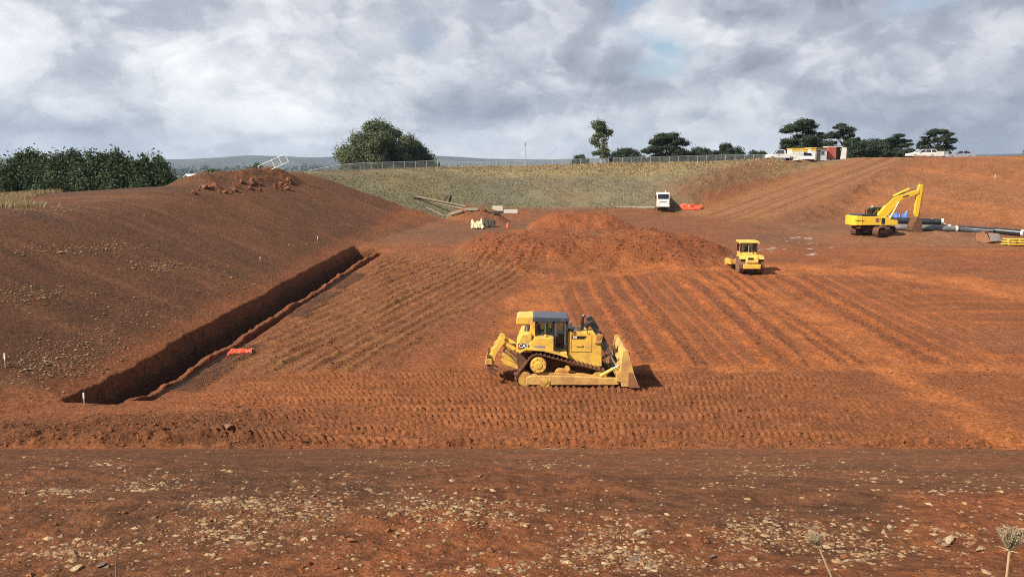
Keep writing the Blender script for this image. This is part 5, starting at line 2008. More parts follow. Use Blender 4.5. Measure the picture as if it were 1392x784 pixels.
# ------------------------------------------------------------------ grass
def blades(X, Y, hgt, wid, r, per=3, tilt=.35):
    n = len(X)
    Z = height(X, Y)
    V, F = [], []
    for k in range(per):
        a = r.uniform(0, 2 * math.pi, n)
        hh = hgt * r.uniform(.5, 1.2, n)
        lx, ly = r.normal(size=n) * tilt * hh, r.normal(size=n) * tilt * hh
        ox, oy = r.normal(size=n) * wid * 1.2, r.normal(size=n) * wid * 1.2
        dx, dy = np.cos(a) * wid, np.sin(a) * wid
        bx, by = X + ox, Y + oy
        V.append(np.stack([np.stack([bx - dx, by - dy, Z - .04], 1), np.stack([bx + dx, by + dy, Z - .04], 1), np.stack([bx + lx, by + ly, Z + hh], 1)], 1))
    V = np.concatenate(V).reshape(-1, 3)
    return V, np.arange(len(V)).reshape(-1, 3)


r_ = np.random.default_rng(15)
# straw coloured strip along the far crest
n = 8000
px = r_.uniform(405, 1060, n)
yy = r_.uniform(132, 150, n)
xx = (px - 696) / 1121 * yy
keep = fbm(xx * .12, yy * .25, 301, 3) > -.14
xx, yy = xx[keep], yy[keep]
hh = np.where(yy > 136, .40, .22) * (1 + 1.6 * np.maximum(0, fbm(xx * .2, yy * .1, 302, 2)))
V, F = blades(xx, yy, hh, .07, r_)
tag(link('dry_grass', fast_mesh('dry_grass', V, F), LEAF['straw']), 'straw coloured dry grass along the far crest', 'grass', kind='stuff')
# thin grass on the far batter
n = 26000
xx = r_.uniform(-30, 40, n)
yy = r_.uniform(104, 136, n)
dd, ins, *_ = toe_dist(xx, yy)
rs, rt = ramp_st(xx, yy)
keep = (~ins) & (dd > .5) & np.where(xx < GA.x + 2, grass_side(xx, yy) > r_.normal(size=n) * .8, yy + .35 * np.clip(xx, -60, 0) > 112.5 + r_.normal(size=n)) & (rt < -9) & (fbm(xx * .3, yy * .3, 303, 3) > -.12)
V, F = blades(xx[keep], yy[keep], np.full(keep.sum(), .15), .05, r_, 3)
tag(link('thin_grass', fast_mesh('thin_grass', V, F), LEAF['grass']), 'thin weedy grass covering the far batter', 'grass', kind='stuff')
# dry grass at the left end of the left crest
V0 = []
n = 2600
px = r_.uniform(-30, 92, n)
yy = r_.uniform(64, 84, n)
xx = (px - 696) / 1121 * yy
keep = (fbm(xx * .3, yy * .3, 305, 3) > -.10 + .3 * sst(30, 92, px))
V, F = blades(xx[keep], yy[keep], np.full(keep.sum(), .45), .035, r_, 4)
tag(link('dry_grass', fast_mesh('dry_grass', V, F), LEAF['straw']), 'patch of pale dry grass on the left bank below the hedge', 'grass', kind='stuff')

# ------------------------------------------------------------------ stones, gravel and clods
OCT_F = np.array([(0, 2, 4), (2, 1, 4), (1, 3, 4), (3, 0, 4), (2, 0, 5), (1, 2, 5), (3, 1, 5), (0, 3, 5)])


def octas(P, size, flat, r, sink=.25):
    n = len(P)
    base = np.array([(1, 0, 0), (-1, 0, 0), (0, 1, 0), (0, -1, 0), (0, 0, 1), (0, 0, -1)], float)
    V = base[None] * r.uniform(.55, 1.25, (n, 6, 1)) + r.normal(size=(n, 6, 3)) * .16
    V[:, :, 2] *= flat
    a = r.uniform(0, 2 * math.pi, n)
    c, s = np.cos(a)[:, None], np.sin(a)[:, None]
    x, y = V[..., 0] * c - V[..., 1] * s, V[..., 0] * s + V[..., 1] * c
    V = np.stack([x, y, V[..., 2]], -1) * size[:, None, None]
    V += P[:, None, :]
    V[:, :, 2] += (size * flat * (1 - sink * 2))[:, None] * .5
    F = (OCT_F[None] + (np.arange(n) * 6)[:, None, None]).reshape(-1, 3)
    return V.reshape(-1, 3), F


def island_mat(name, cols, rough=.85):
    m = bpy.data.materials.new(name)
    m.use_nodes = True
    t = m.node_tree
    n, l = t.nodes, t.links
    b = n['Principled BSDF']
    b.inputs['Roughness'].default_value = rough
    b.inputs['Specular IOR Level'].default_value = .25
    g = n.new('ShaderNodeNewGeometry')
    rp = n.new('ShaderNodeValToRGB')
    e = rp.color_ramp.elements
    e[0].color, e[1].color = (*cols[0], 1), (*cols[-1], 1)
    for i, c in enumerate(cols[1:-1]):
        k = e.new((i + 1) / (len(cols) - 1))
        k.color = (*c, 1)
    l.new(g.outputs['Random Per Island'], rp.inputs[0])
    l.new(rp.outputs[0], b.inputs['Base Color'])
    return m


STONE_COLS = [tuple(k * .66 for k in c_) for c_ in [(.21, .125, .070), (.44, .31, .165), (.17, .115, .07), (.54, .41, .24), (.26, .13, .065), (.38, .27, .145), (.16, .13, .10), (.46, .30, .13)]]
stone_mats = [mat('stone', c, .85, var=.25, vscale=6, bump=.25, bscale=8, dirt=(.115, .052, .026), damt=.46, dscale=3) for c in STONE_COLS]
gravel_mat = island_mat('gravel', [(.12, .058, .03), (.29, .195, .10), (.11, .068, .038), (.36, .26, .14), (.16, .075, .038), (.27, .18, .095), (.12, .088, .06), (.29, .18, .085), (.13, .055, .027), (.21, .125, .065)])
clod_mat = island_mat('clods', [(.105, .040, .017), (.19, .068, .024), (.135, .050, .020), (.21, .075, .027), (.09, .040, .020)], .95)

# stony patches of the foreground batter, as picked off the photograph: centre, half size, weight
PATCH = [(640, 700, 130, 30, 5), (560, 690, 60, 30, 2), (830, 735, 90, 45, 4), (870, 760, 60, 30, 2), (1010, 720, 60, 30, 2.5), (1110, 725, 100, 25, 3.5), (1040, 640, 120, 25, 3), (1300, 730, 70, 20, 1.2),
         (1330, 660, 90, 20, 2), (330, 690, 90, 12, 3), (410, 700, 80, 22, 3.5), (300, 725, 110, 22, 3.5), (80, 665, 70, 12, 2), (110, 745, 80, 22, 2.2), (210, 655, 60, 14, 1.5),
         (560, 632, 120, 12, 2), (740, 632, 60, 10, 1.2), (1200, 650, 90, 16, 1.6), (1180, 745, 60, 18, 1.5), (700, 775, 110, 14, 1.2), (450, 660, 120, 14, 1.5), (1000, 770, 140, 14, 1.3), (150, 628, 80, 8, 1)]


def patch_points(n, r, spread=1.0):
    w = np.array([p[4] for p in PATCH], float)
    pick = r.choice(len(PATCH), n, p=w / w.sum())
    A = np.array(PATCH)[pick]
    px = A[:, 0] + r.normal(size=n) * A[:, 2] * .48 * spread
    py = A[:, 1] + r.normal(size=n) * A[:, 3] * .42 * spread
    return px, py


def slope_xy(px, py):
    """photo pixels -> points on the foreground batter, by bisection along the sight line"""
    px, py = np.asarray(px, float), np.asarray(py, float)
    a, b = (px - 696) / 1121.0, (392 - py) / 1121.0
    ct, st = math.cos(PITCH), math.sin(PITCH)
    ry, rz = ct + b * st, -st + b * ct
    lo, hi = np.full(px.shape, 2.0), np.full(px.shape, 36.0)
    for _ in range(22):
        t = (lo + hi) / 2
        above = CAM_Z + rz * t > macro(a * t, ry * t)
        lo, hi = np.where(above, t, lo), np.where(above, hi, t)
    return a * t, ry * t


r_ = np.random.default_rng(77)
px, py = patch_points(4900, r_)
px2, py2 = r_.uniform(-20, 1412, 2000), 612 + 185 * r_.uniform(0, 1, 2000) ** 1.35
px, py = np.concatenate([px, px2]), np.concatenate([py, py2])
ok = (py > 613) & (py < 800)
gx, gy = slope_xy(px[ok], py[ok])
ok = (gy > 2.2) & (gy < 30.5)
gx, gy = gx[ok], gy[ok]
gs = np.exp(np.clip(r_.normal(size=len(gx)), -2, 1.9) * .55) * (.0052 + .00095 * gy)
V, F = octas(np.stack([gx, gy, height(gx, gy)], 1), gs, .42, r_, .4)
VS, FS, NS = [V], [F], len(V)
# left batter: stony streaks
LPATCH = [(70, 495, 70, 22, 4), (40, 400, 60, 10, 2.5), (215, 362, 40, 8, 2), (150, 335, 40, 6, 1.5), (80, 340, 60, 8, 1.5), (210, 430, 120, 30, 2), (300, 375, 60, 20, 1.2), (330, 300, 120, 25, 1), (50, 278, 60, 10, 1.5), (120, 470, 60, 20, 1.5), (415, 330, 30, 5, .8)]
w = np.array([p[4] for p in LPATCH], float)
pick = r_.choice(len(LPATCH), 2600, p=w / w.sum())
A = np.array(LPATCH)[pick]
lx, ly = [], []
for a_, b_ in zip(A[:, 0] + r_.normal(size=2600) * A[:, 2] * .6, A[:, 1] + r_.normal(size=2600) * A[:, 3] * .6):
    r0 = ray(a_, b_)
    # the batter as a plane through the trench edge
    nx = np.array([TD[1], -TD[0]])
    d0 = nx @ T0
    # z = floor - .42 * (n.p - d0)
    kx = .42 * (nx[0] * r0.x + nx[1] * r0.y)
    t = (.42 * d0 + .065 * 0 - CAM_Z + .6) / (r0.z + kx)
    for _ in range(3):
        fz = .065 * max(0, r0.y * t - 41)
        t = (.42 * d0 + fz - CAM_Z) / (r0.z + kx)
    if 30 < r0.y * t < 120:
        lx.append(r0.x * t)
        ly.append(r0.y * t)
lx, ly = np.array(lx), np.array(ly)
s_, t_ = trench_st(lx, ly)
ok = t_ < -.4
lx, ly = lx[ok], ly[ok]
gs = np.exp(r_.normal(size=len(lx)) * .4) * .05
V, F = octas(np.stack([lx, ly, height(lx, ly)], 1), gs, .5, r_)
VS.append(V); FS.append(F + NS); NS += len(V)
tag(link('gravel', fast_mesh('gravel', np.concatenate(VS), np.concatenate(FS)), gravel_mat), 'small loose stones strewn over the graded earth slopes', 'gravel', kind='stuff')

# clods of red soil
CP = []
n = 34000
x = r_.uniform(-24, 30, n); y = 31 + r_.uniform(0, 1, n) ** 1.4 * 48
dd, m_ = detail(x, y, True)
wgt = .25 * m_['band'] * (1 - m_['tread']) + 1.0 * m_['ch'] + .75 * m_['wr'] * (m_['idn'] > .45) * (m_['saw'] > .5) + .5 * m_['rip'] + .12 * m_['fl'] + .8 * np.exp(-((y - 31.2) / .35) ** 2) + .5 * np.exp(-((y - 43.2) / .5) ** 2) * (x > -5)
ok = (r_.uniform(0, 1, n) < wgt) & ((m_['tT'] > 4) | (m_['sT'] < -1))
CP.append(np.stack([x[ok], y[ok]], 1))
n = 2600
x = r_.uniform(-4, 21, n); y = r_.uniform(72.5, 83, n)
_, m_ = detail(x, y, True)
ok = r_.uniform(0, 1, n) < m_['mk'] + .7 * np.exp(-((y - 74.6) / .8) ** 2)
CP.append(np.stack([x[ok], y[ok]], 1))
n = 1500
x = r_.uniform(-38, -24, n); y = r_.uniform(84, 102, n)
_, m_ = detail(x, y, True)
ok = r_.uniform(0, 1, n) < m_['mk']
CP.append(np.stack([x[ok], y[ok]], 1))
n = 7000
x = r_.uniform(-14, 14, n); y = 2.4 + 9 * r_.uniform(0, 1, n) ** 1.3
ok = (fbm(x * .5, y * .5, 75, 3) + .12 * (y < 5.5) > .06) & (np.abs(x) < y * .75)
CP.append(np.stack([x[ok], y[ok]], 1))
CP = np.concatenate(CP)
cs = np.exp(np.clip(r_.normal(size=len(CP)), -2, 1.5) * .55) * np.where(CP[:, 1] > 70, .06, np.where(CP[:, 1] > 25, .040, .010))
V, F = octas(np.stack([CP[:, 0], CP[:, 1], height(CP[:, 0], CP[:, 1])], 1), cs, .8, r_)
tag(link('soil_clods', fast_mesh('soil_clods', V, F), clod_mat), 'crumbs and clods of red soil left by the machines', 'soil', kind='stuff')


# the larger stones, one by one
def stone_mesh(seed):
    r = random.Random(seed)
    bm = bmesh.new()
    for k in range(11):                       # an angular chip: hull of scattered corners
        a = 2 * math.pi * k / 11 + r.uniform(-.3, .3)
        q = r.uniform(.62, 1.05)
        bm.verts.new((q * math.cos(a), q * math.sin(a) * .9, r.choice((-1, 1)) * r.uniform(.12, .42)))
    for k in range(4):
        bm.verts.new((r.uniform(-.5, .5), r.uniform(-.5, .5), r.choice((-1, 1)) * r.uniform(.35, .55)))
    res = bmesh.ops.convex_hull(bm, input=bm.verts)
    junk = {g for g in res['geom_interior'] + res['geom_unused'] if isinstance(g, bmesh.types.BMVert)}
    bmesh.ops.delete(bm, geom=list(junk), context='VERTS')
    if seed >= 100:
        for v in bm.verts:
            v.co.z *= 1.7
    me = bpy.data.meshes.new('stone')
    bm.to_mesh(me)
    bm.free()
    return me


stone_meshes = []
for i in range(16):
    me = stone_mesh(i)
    me.materials.append(stone_mats[i % len(stone_mats)])
    stone_meshes.append(me)


def put_stone(px, py, wpx, label, group, asp=1.0, mi=None, name='loose_stone', xy=None):
    if xy is None:
        x, y = slope_xy(np.array([px], float), np.array([py], float))
        x, y = float(x[0]), float(y[0])
        z = gz(x, y)
    else:
        x, y, z = xy
    if not (2.2 < y < 30.6):
        return None
    d = math.hypot(y, CAM_Z - z)
    s = wpx / 1121 * d * .5
    o = link(name, stone_meshes[rnd.randrange(16) if mi is None else mi], None, None, (x, y, z + s * .10 * asp), (rnd.uniform(-.25, .25) - .3, rnd.uniform(-.2, .2), rnd.uniform(0, 6.28)), (s * 1.1, s * rnd.uniform(.55, .9), s * asp * rnd.uniform(.55, .95)))
    tag(o, label, 'stone', group)
    return o


SPECIAL = [(1290, 733, 26, 'largest pale flat stone at the lower right, left of the upright seed head', 3), (1335, 745, 20, 'pale lumpy stone just left of the tall dried seed head', 1),
           (868, 725, 26, 'large pale wedge stone right of centre in the foreground', 3), (738, 700, 15, 'rounded tan stone standing alone below the bulldozer', 5),
           (138, 769, 18, 'grey green stone at the lower left corner among the clods', 6), (104, 773, 20, 'pale flat stone nearest the lower left corner', 3),
           (969, 755, 15, 'dark grey rounded stone at the bottom right of centre', 6), (862, 760, 18, 'bluish grey flat stone in the bottom stone patch', 6),
           (152, 683, 13, 'tan stone alone in the left part of the foreground', 5), (1210, 718, 20, 'pale flat stone right of the leaning seed head', 3), (312, 597, 14, 'pinkish boulder on the churned berm at the left', 4)]
for px, py, w_, lb, mi in SPECIAL:
    if py < 612:
        p = gp(px, py)
        s = .22
        o = link('loose_stone', stone_meshes[4], None, None, (p.x, p.y, p.z + .08), (0, 0, 1), (s, s, s))
        tag(o, lb, 'stone', 'larger loose stones')
    else:
        put_stone(px, py, w_, lb, 'larger loose stones', .8, mi)
CW = ['brown', 'tan', 'dark brown', 'cream', 'reddish', 'buff', 'grey', 'ochre']


def where_words(px, py):
    col_ = [(120, 'at the far left of the slope'), (240, 'left of the trench line'), (360, 'below the near trench end'), (480, 'left of the main stone patch'), (570, 'at the left side of the main stone patch'),
            (650, 'in the middle of the main stone patch'), (740, 'below the bulldozer tracks'), (840, 'below the bulldozer blade'), (930, 'below the bulldozer shadow'), (1020, 'right of the bottom stone patch'),
            (1100, 'just left of the leaning seed head'), (1200, 'just right of the leaning seed head'), (1300, 'midway between the two seed heads'), (1400, 'near the right edge')]
    c = next(w for lim, w in col_ if px < lim)
    rw = 'high up' if py < 650 else ('halfway down' if py < 690 else ('low down' if py < 735 else 'at the bottom'))
    return rw + ' ' + c


cnt = 0
seen_labels = set()
px, py = patch_points(620, r_, 1.0)
sx_, sy_ = slope_xy(px, py)
sz_ = height(sx_, sy_)
for a_, b_, xyz in zip(px, py, zip(sx_, sy_, sz_)):
    if not (0 < a_ < 1392 and 622 < b_ < 782):
        continue
    d_ = (b_ - 610) / 170
    wpx_ = rnd.uniform(4.0, 6.5) + rnd.random() ** 3 * 8 * d_ + 1.0 * d_
    mi = rnd.randrange(16)
    lb = ('small ' if wpx_ < 7 else ('sizeable ' if wpx_ > 11 else '')) + CW[mi % 8] + ' stone ' + where_words(a_, b_)
    if lb in seen_labels:
        continue
    seen_labels.add(lb)
    put_stone(a_, b_, wpx_, lb, 'scattered foreground stones', .8, mi, xy=tuple(float(k) for k in xyz))
    cnt += 1
    if cnt >= 210:
        break

# blocks of spoil on the left crest heap
blk = mat('spoil_block', (.14, .050, .022), .95, var=.3, bump=.4, bscale=5)
bmeshes = []
for i in range(6):
    me = stone_mesh(100 + i)
    me.materials.append(blk)
    bmeshes.append(me)
for i in range(90):
    px_ = rnd.uniform(262, 396)
    py_ = 262 - (px_ - 262) * .04 + rnd.uniform(-10, 3)
    p_ = gp(px_, py_)
    if p_ is None or p_.y > 125:
        continue
    s = rnd.uniform(.16, .42)
    side = 'leftmost end' if px_ < 285 else ('left part' if px_ < 310 else ('middle' if px_ < 335 else ('right part' if px_ < 365 else 'rightmost end')))
    lb = ('big' if s > .33 else ('middling' if s > .24 else 'small')) + ' red earth block ' + ('high' if py_ < 252 else ('halfway up' if py_ < 257 else 'low')) + ' on the ' + side + ' of the left crest heap'
    if lb in seen_labels:
        continue
    seen_labels.add(lb)
    o = link('spoil_block', bmeshes[i % 6], None, None, (p_.x, p_.y, p_.z + s * .2), (rnd.uniform(0, 6), rnd.uniform(0, 6), rnd.uniform(0, 6)), (s, s, s * 1.3))
    tag(o, lb, 'earth block', 'earth blocks on the left heap')
# ------------------------------------------------------------------ fence along the far crest
def make_fence(label, px0, px1, y0, y1, n, hgt, mesh=True):
    A = [at(px0 + (px1 - px0) * i / n, y0 + (y1 - y0) * i / n) for i in range(n + 1)]
    o = A[0]
    T = thing('wire_fence', label, 'fence', o)
    pm = MB(); pm.tube((0, 0, -.2), (0, 0, hgt), .038, n=8)
    pme = pm.mesh('post'); pme.materials.append(M['galv'])
    for i, p in enumerate(A):
        link('post', pme, None, T, p - o + Vector((0, 0, 0)))
    for k in range(n):
        a, b = A[k] - o, A[k + 1] - o
        r = MB(); r.tube(a + Vector((0, 0, hgt - .04)), b + Vector((0, 0, hgt - .04)), .022, n=6)
        part('top_rail', r, M['galv'], T)
    if mesh:
        r = MB()
        for k in range(n):
            a, b = A[k] - o, A[k + 1] - o
            for j in range(9):
                z = .08 + j * (hgt - .2) / 8
                r.tube(a + Vector((0, 0, z)), b + Vector((0, 0, z)), .006, n=3, cap=False)
            for j in range(1, 14):
                q = a.lerp(b, j / 14)
                r.tube(q + Vector((0, 0, .05)), q + Vector((0, 0, hgt - .05)), .006, n=3, cap=False)
        part('wire_mesh', r, M['galv'], T)['kind'] = 'stuff'
    return T


make_fence('long galvanised wire fence on the far crest, right of the slender gum', 832, 1046, 151, 150, 17, 1.55)
make_fence('galvanised wire fence on the far crest between the two gum trees', 600, 826, 152, 151, 18, 1.45)
make_fence('fence of thin tall posts in front of the big round gum', 402, 596, 150, 152, 13, 1.8)

# leaning white fence panel on the left heap
p = at(377, 99)
T = thing('fence_panel', 'white temporary fence panel leaning over on the left heap', 'fence panel', p + Vector((0, 0, .25)), 0, rot=(R(-8), R(-24), R(8)))
for (a, b) in (((-1.75, 0, 0), (1.75, 0, 0)), ((-1.75, 0, 1.0), (1.75, 0, 1.0)), ((-1.75, 0, 0), (-1.75, 0, 1.0)), ((1.75, 0, 0), (1.75, 0, 1.0)), ((0, 0, 0), (0, 0, 1.0)), ((.9, 0, 0), (.9, 0, 1.0))):
    r = MB(); r.tube(a, b, .045, n=8)
    part('rail', r, M['white'], T)
r = MB()
for k in range(36):
    x = -1.7 + k * .095
    r.tube((x, 0, 0), (x, 0, 1.0), .007, n=3, cap=False)
part('wire_mesh', r, M['galv'], T)['kind'] = 'stuff'

# dark trough on the crest
p = at(447, 141)
T = thing('water_trough', 'long black trough on the crest left of the big round gum', 'trough', p)
r = MB(); r.prism([(-.28, 0), (-.36, .55), (-.30, .55), (-.24, .08), (.24, .08), (.30, .55), (.36, .55), (.28, 0)], -1.5, 1.5, 'x')
part('basin', r, M['black'], T)
for sx in (-1, 1):
    r = MB(); r.prism([(-.28, 0), (-.36, .55), (.36, .55), (.28, 0)], sx * 1.5 - .03, sx * 1.5 + .03, 'x')
    part('end_wall', r, M['black'], T)

# distant sheds and mast
def far_shed(label, px, y, wpx, top):
    b = at(px, y)
    z1 = top_z(px, top, y)
    w = wpx / 1121 * y
    h = max(4, z1 - b.z)
    T = thing('farm_shed', label, 'shed', (b.x, y, b.z))
    r = MB(); r.box(-w / 2, w / 2, -8, 8, 0, h * .62)
    part('wall', r, M['grey_wall'], T)
    r = MB(); r.prism([(-10, h * .60), (-10, h * .64), (0, h), (10, h * .64), (10, h * .60)], -w / 2 - 1, w / 2 + 1, 'x')
    part('roof', r, M['white'], T)
far_shed('long pale roofed shed far off on the plain, left of the green tree', 270, 1250, 26, 236.5)
far_shed('white roofed shed far off on the plain, right of the green tree', 316, 1150, 24, 235.5)
b = at(714, 900)
T = thing('radio_mast', 'thin lattice radio mast far off above the fence', 'mast', b)
hm = top_z(714, 194, 900) - b.z
for k in range(3):
    a = k * 2.094
    r = MB(); r.tube((1.0 * math.cos(a), 1.0 * math.sin(a), 0), (.35 * math.cos(a), .35 * math.sin(a), hm), .14, .10, 6)
    part('leg', r, M['grey'], T)
for k in range(12):
    f0, f1 = k / 12, (k + 1) / 12
    a0, a1 = k * 2.094, (k + 1) * 2.094
    r0, r1 = 1.0 - .65 * f0, 1.0 - .65 * f1
    r = MB(); r.tube((r0 * math.cos(a0), r0 * math.sin(a0), hm * f0), (r1 * math.cos(a1), r1 * math.sin(a1), hm * f1), .07, n=5)
    part('brace', r, M['grey'], T)
r = MB(); r.box(-.8, .8, -.5, .5, hm * .93, hm)
part('antenna', r, M['grey'], T)


# ------------------------------------------------------------------ pipes by the excavator
def pipe(label, name, a, b, rad, m, group, cap=None, hollow=True):
    """a, b world points on the axis"""
    a, b = Vector(a), Vector(b)
    T = thing(name, label, 'pipe', a, 0, group)
    d = b - a
    q = d.to_track_quat('Z', 'Y')
    n_ = 18
    V, F = [], []
    for (t, rr) in ((0, rad), (1, rad), (1, rad * .86), (0, rad * .86)):
        for i in range(n_):
            g_ = 2 * math.pi * i / n_
            V.append(d * t + q @ Vector((rr * math.cos(g_), rr * math.sin(g_), 0)))
    for k in range(4):
        for i in range(n_):
            F.append((k * n_ + i, k * n_ + (i + 1) % n_, ((k + 1) % 4) * n_ + (i + 1) % n_, ((k + 1) % 4) * n_ + i))
    mb = MB(); mb.add(V, F)
    part('barrel', mb, m, T, smooth=True)
    if cap:
        u = d.normalized()
        mb = MB(); mb.tube(d - u * .10, d + u * .16, rad * 1.05, n=18)
        part('end_cap', mb, cap, T, smooth=True)
    return T


PG = 'pipes stacked beside the excavator'
yb = EXP.y + 3.2
rad = .35
rows = [(1206, 1300, 'dusty grey pipe nearest the excavator arm, front of the stack', M['pipe_grey'], 0, 0), (1204, 1290, 'second grey pipe of the stack, just behind the front one', M['pipe_grey'], .9, 0),
        (1202, 1283, 'black pipe in the middle of the stack behind the excavator arm', M['pipe'], 1.8, 0), (1200, 1272, 'black pipe in the rear row of the stack', M['pipe'], 2.7, 0),
        (1205, 1280, 'black pipe lying on top of the stack at its front', M['pipe'], .95, .64), (1203, 1266, 'black pipe lying on top of the stack at its back', M['pipe'], 1.9, .64)]
for i, (p0, p1, lb, m_, dy, dz_) in enumerate(rows):
    a = at(p0, yb + dy + .5); b = at(p1, yb + dy - .9)
    za = a.z + rad + dz_ + .02
    pipe(lb, 'stacked_pipe', (a.x, a.y, za), (b.x, b.y, b.z + rad + dz_ + .02), rad, m_, PG, M['pipe_white'])
for i, (p0, y0, p1, y1, rr, lb) in enumerate(((1300, 97.6, 1358, 95.2, .28, 'black pipe running right from the stack, rear of its pair'), (1300, 96.6, 1352, 94.2, .28, 'black pipe running right from the stack, front of its pair'),
                                             (1304, 96.0, 1340, 93.6, .26, 'short thin black pipe on the earth below the pair'))):
    a, b = at(p0, y0), at(p1, y1)
    pipe(lb, 'polythene_pipe', a + Vector((0, 0, rr)), b + Vector((0, 0, rr)), rr, M['pipe'], 'black pipes right of the stack')
a, b = at(1352, 94.6), at(1391, 92.4)
pipe('black pipe with white rimmed end at the right picture edge', 'polythene_pipe', a + Vector((0, 0, .36)), b + Vector((0, 0, .36)), .36, M['pipe'], 'black pipes right of the stack', M['pipe_white'])

# loose bucket attachments
def loose_bucket(label, p, s, m, rz, slots=False):
    T = thing('digger_bucket', label, 'bucket', p, rz, 'loose attachments by the pipes')
    pr = [(-.9, 1.0), (-1.0, .45), (-.7, .05), (.1, 0), (.9, .15)]
    inn = [(.88, .22), (.1, .08), (-.64, .13), (-.92, .48), (-.82, .98)]
    r = MB(); r.prism([(x * s, z * s) for x, z in pr + inn], -.75 * s, .75 * s)
    b_ = part('shell', r, m, T)
    for sg in (-1, 1):
        y0, y1 = sorted((sg * .75 * s, sg * .81 * s))
        r = MB(); r.prism([(x * s, z * s) for x, z in pr + [(.3, .95)]], y0, y1)
        part('cheek', r, m, T)
    if slots:
        for k in range(8):
            y = (-.66 + k * .19) * s
            r = MB(); r.prism([(.85 * s, .16 * s), (.9 * s, .22 * s), (.5 * s, .98 * s), (.44 * s, .95 * s)], y - .03, y + .03)
            part('bar', r, M['grey'], T)
    else:
        for k in range(5):
            y = (-.6 + k * .3) * s
            r = MB(); r.prism([(.85 * s, .10 * s), (.88 * s, .24 * s), (1.15 * s, .26 * s)], y - .06, y + .06)
            part('tooth', r, m, T)
    r = MB(); r.box(-.75 * s, -.35 * s, -.3 * s, .3 * s, .95 * s, 1.15 * s)
    part('hanger', r, m, T)


p = gp(1276, 313)
loose_bucket('rusty brown digger bucket lying in front of the grey pipes', p, .95, M['bucket'], R(-120))
p = gp(1344, 329)
loose_bucket('grey brown slotted bucket standing left of the yellow blade', p, 1.0, M['bucket'], R(-70), True)
p = gp(1382, 334)
T = thing('mud_blade', 'flat yellow blade attachment lying at the right picture edge', 'blade', p + Vector((.9, .3, .03)), R(-6))
for k, (z0, sh) in enumerate(((.10, 0), (.36, .12), (.62, .28))):
    r = MB(); r.prism([(-2.3 + sh, 0 + sh), (-1.2, -.55 + sh), (1.6, -.62 + sh), (1.8, .2), (-2.0, .35)], z0, z0 + .10, 'z')
    part('plate', r, M['digger'], T, bev=.01)
for x in (-1.6, -.6, .5, 1.4):
    r = MB(); r.box(x - .06, x + .06, -.36, .18, .0, .62)
    part('rib', r, M['yellow_dirty'], T)


# ------------------------------------------------------------------ crumpled things
def crumple(name, label, cat, c, lx, ly, h, m, seed, rz=0.0, n=26, thick=.03):
    rr = np.random.default_rng(seed)
    u, v = np.meshgrid(np.linspace(-1, 1, n), np.linspace(-1, 1, max(8, n // 2)))
    u0, v0 = u.ravel(), v.ravel()
    x = u0 * lx + .10 * lx * fbm(u0 * 3, v0 * 3, seed, 3) * 2
    y = v0 * ly * (.6 + .8 * vnoise(u0 * 2 + 5, u0 * 0, seed)) + .5 * ly * fbm(u0 * 2.2, v0 * 0 + 1, seed + 3, 3)
    z = h * (1 - v0 * v0) * (.35 + 1.1 * vnoise(u0 * 3.1 + 7, v0 * 2.3, seed + 1)) + h * 1.3 * np.abs(fbm(u0 * 9, v0 * 9, seed + 2, 3)) + .02
    c_, s_ = math.cos(rz), math.sin(rz)
    X, Y = c[0] + x * c_ - y * s_, c[1] + x * s_ + y * c_
    Z = height(X, Y) + z
    nr, nc = u.shape
    idx = np.arange(nr * nc).reshape(nr, nc)
    F = np.stack([idx[:-1, :-1], idx[:-1, 1:], idx[1:, 1:], idx[1:, :-1]], -1).reshape(-1, 4)
    o = link(name, fast_mesh(name, np.stack([X - c[0], Y - c[1], Z - c[2]], 1), F), m, None, c)
    sd_ = o.modifiers.new('thickness', 'SOLIDIFY')
    sd_.thickness = thick
    return tag(o, label, cat)


p = gp(321, 480)
crumple('barrier_mesh', 'crumpled bright orange barrier mesh lying at the edge of the trench', 'barrier mesh', p, .95, .34, .20, M['orange'], 3, R(10), 60)
p = gp(938, 285)
crumple('barrier_mesh', 'orange barrier mesh heaped at the foot of the grassed batter right of the white truck', 'barrier mesh', p, 1.6, .4, .55, M['orange'], 4, 0)
p = gp(649, 311)
crumple('plastic_sheet', 'white and pale yellow bundle of plastic left of the stockpile', 'plastic sheet', p, .75, .4, .8, mat('pale_yellow_plastic', (.62, .60, .34), .5, var=.25, vscale=1.5), 5, 0)
p = gp(665, 309)
crumple('brush_heap', 'dark brown heap of scrap beside the pale plastic bundle', 'scrap heap', p, .75, .4, .7, M['timber_dark'], 6, 0)
p = at(1214, yb + 4.6)
crumple('tarpaulin', 'blue tarpaulin heap showing behind the pipe stack', 'tarpaulin', p, 1.5, .8, 1.4, M['blue'], 7, 0)
p = at(1223, yb + 4.2)
crumple('material_bag', 'whitish peaked bag of material behind the pipe stack', 'bag', p, .55, .5, .8, M['white'], 8, 0, 12)

p = gp(690, 310)
T = thing('traffic_cone', 'small orange cone on the left shoulder of the stockpile', 'cone', p)
r = MB(); r.lathe([(.22, .04), (.05, .62), (.03, .64)], (0, 0, 0), 'z', 16)
part('body', r, M['orange'], T, smooth=True)
r = MB(); r.box(-.26, .26, -.26, .26, 0, .05)
part('base', r, M['orange'], T, bev=.01)


# ------------------------------------------------------------------ poles, boards and rubble at the foot of the grassed batter
def pole(label, a, b, rad, m, name='timber_pole', group='poles on the grassed batter', lift=0.0):
    a, b = gp(*a), gp(*b)
    a.z += rad + lift; b.z += rad + lift
    mid = a.lerp(b, .5)
    o = MB(); o.tube(a - mid, b - mid, rad, rad * .9, 8)
    ob = part(name, o, m, None, smooth=True, loc=mid)
    return tag(ob, label, 'pole', group)


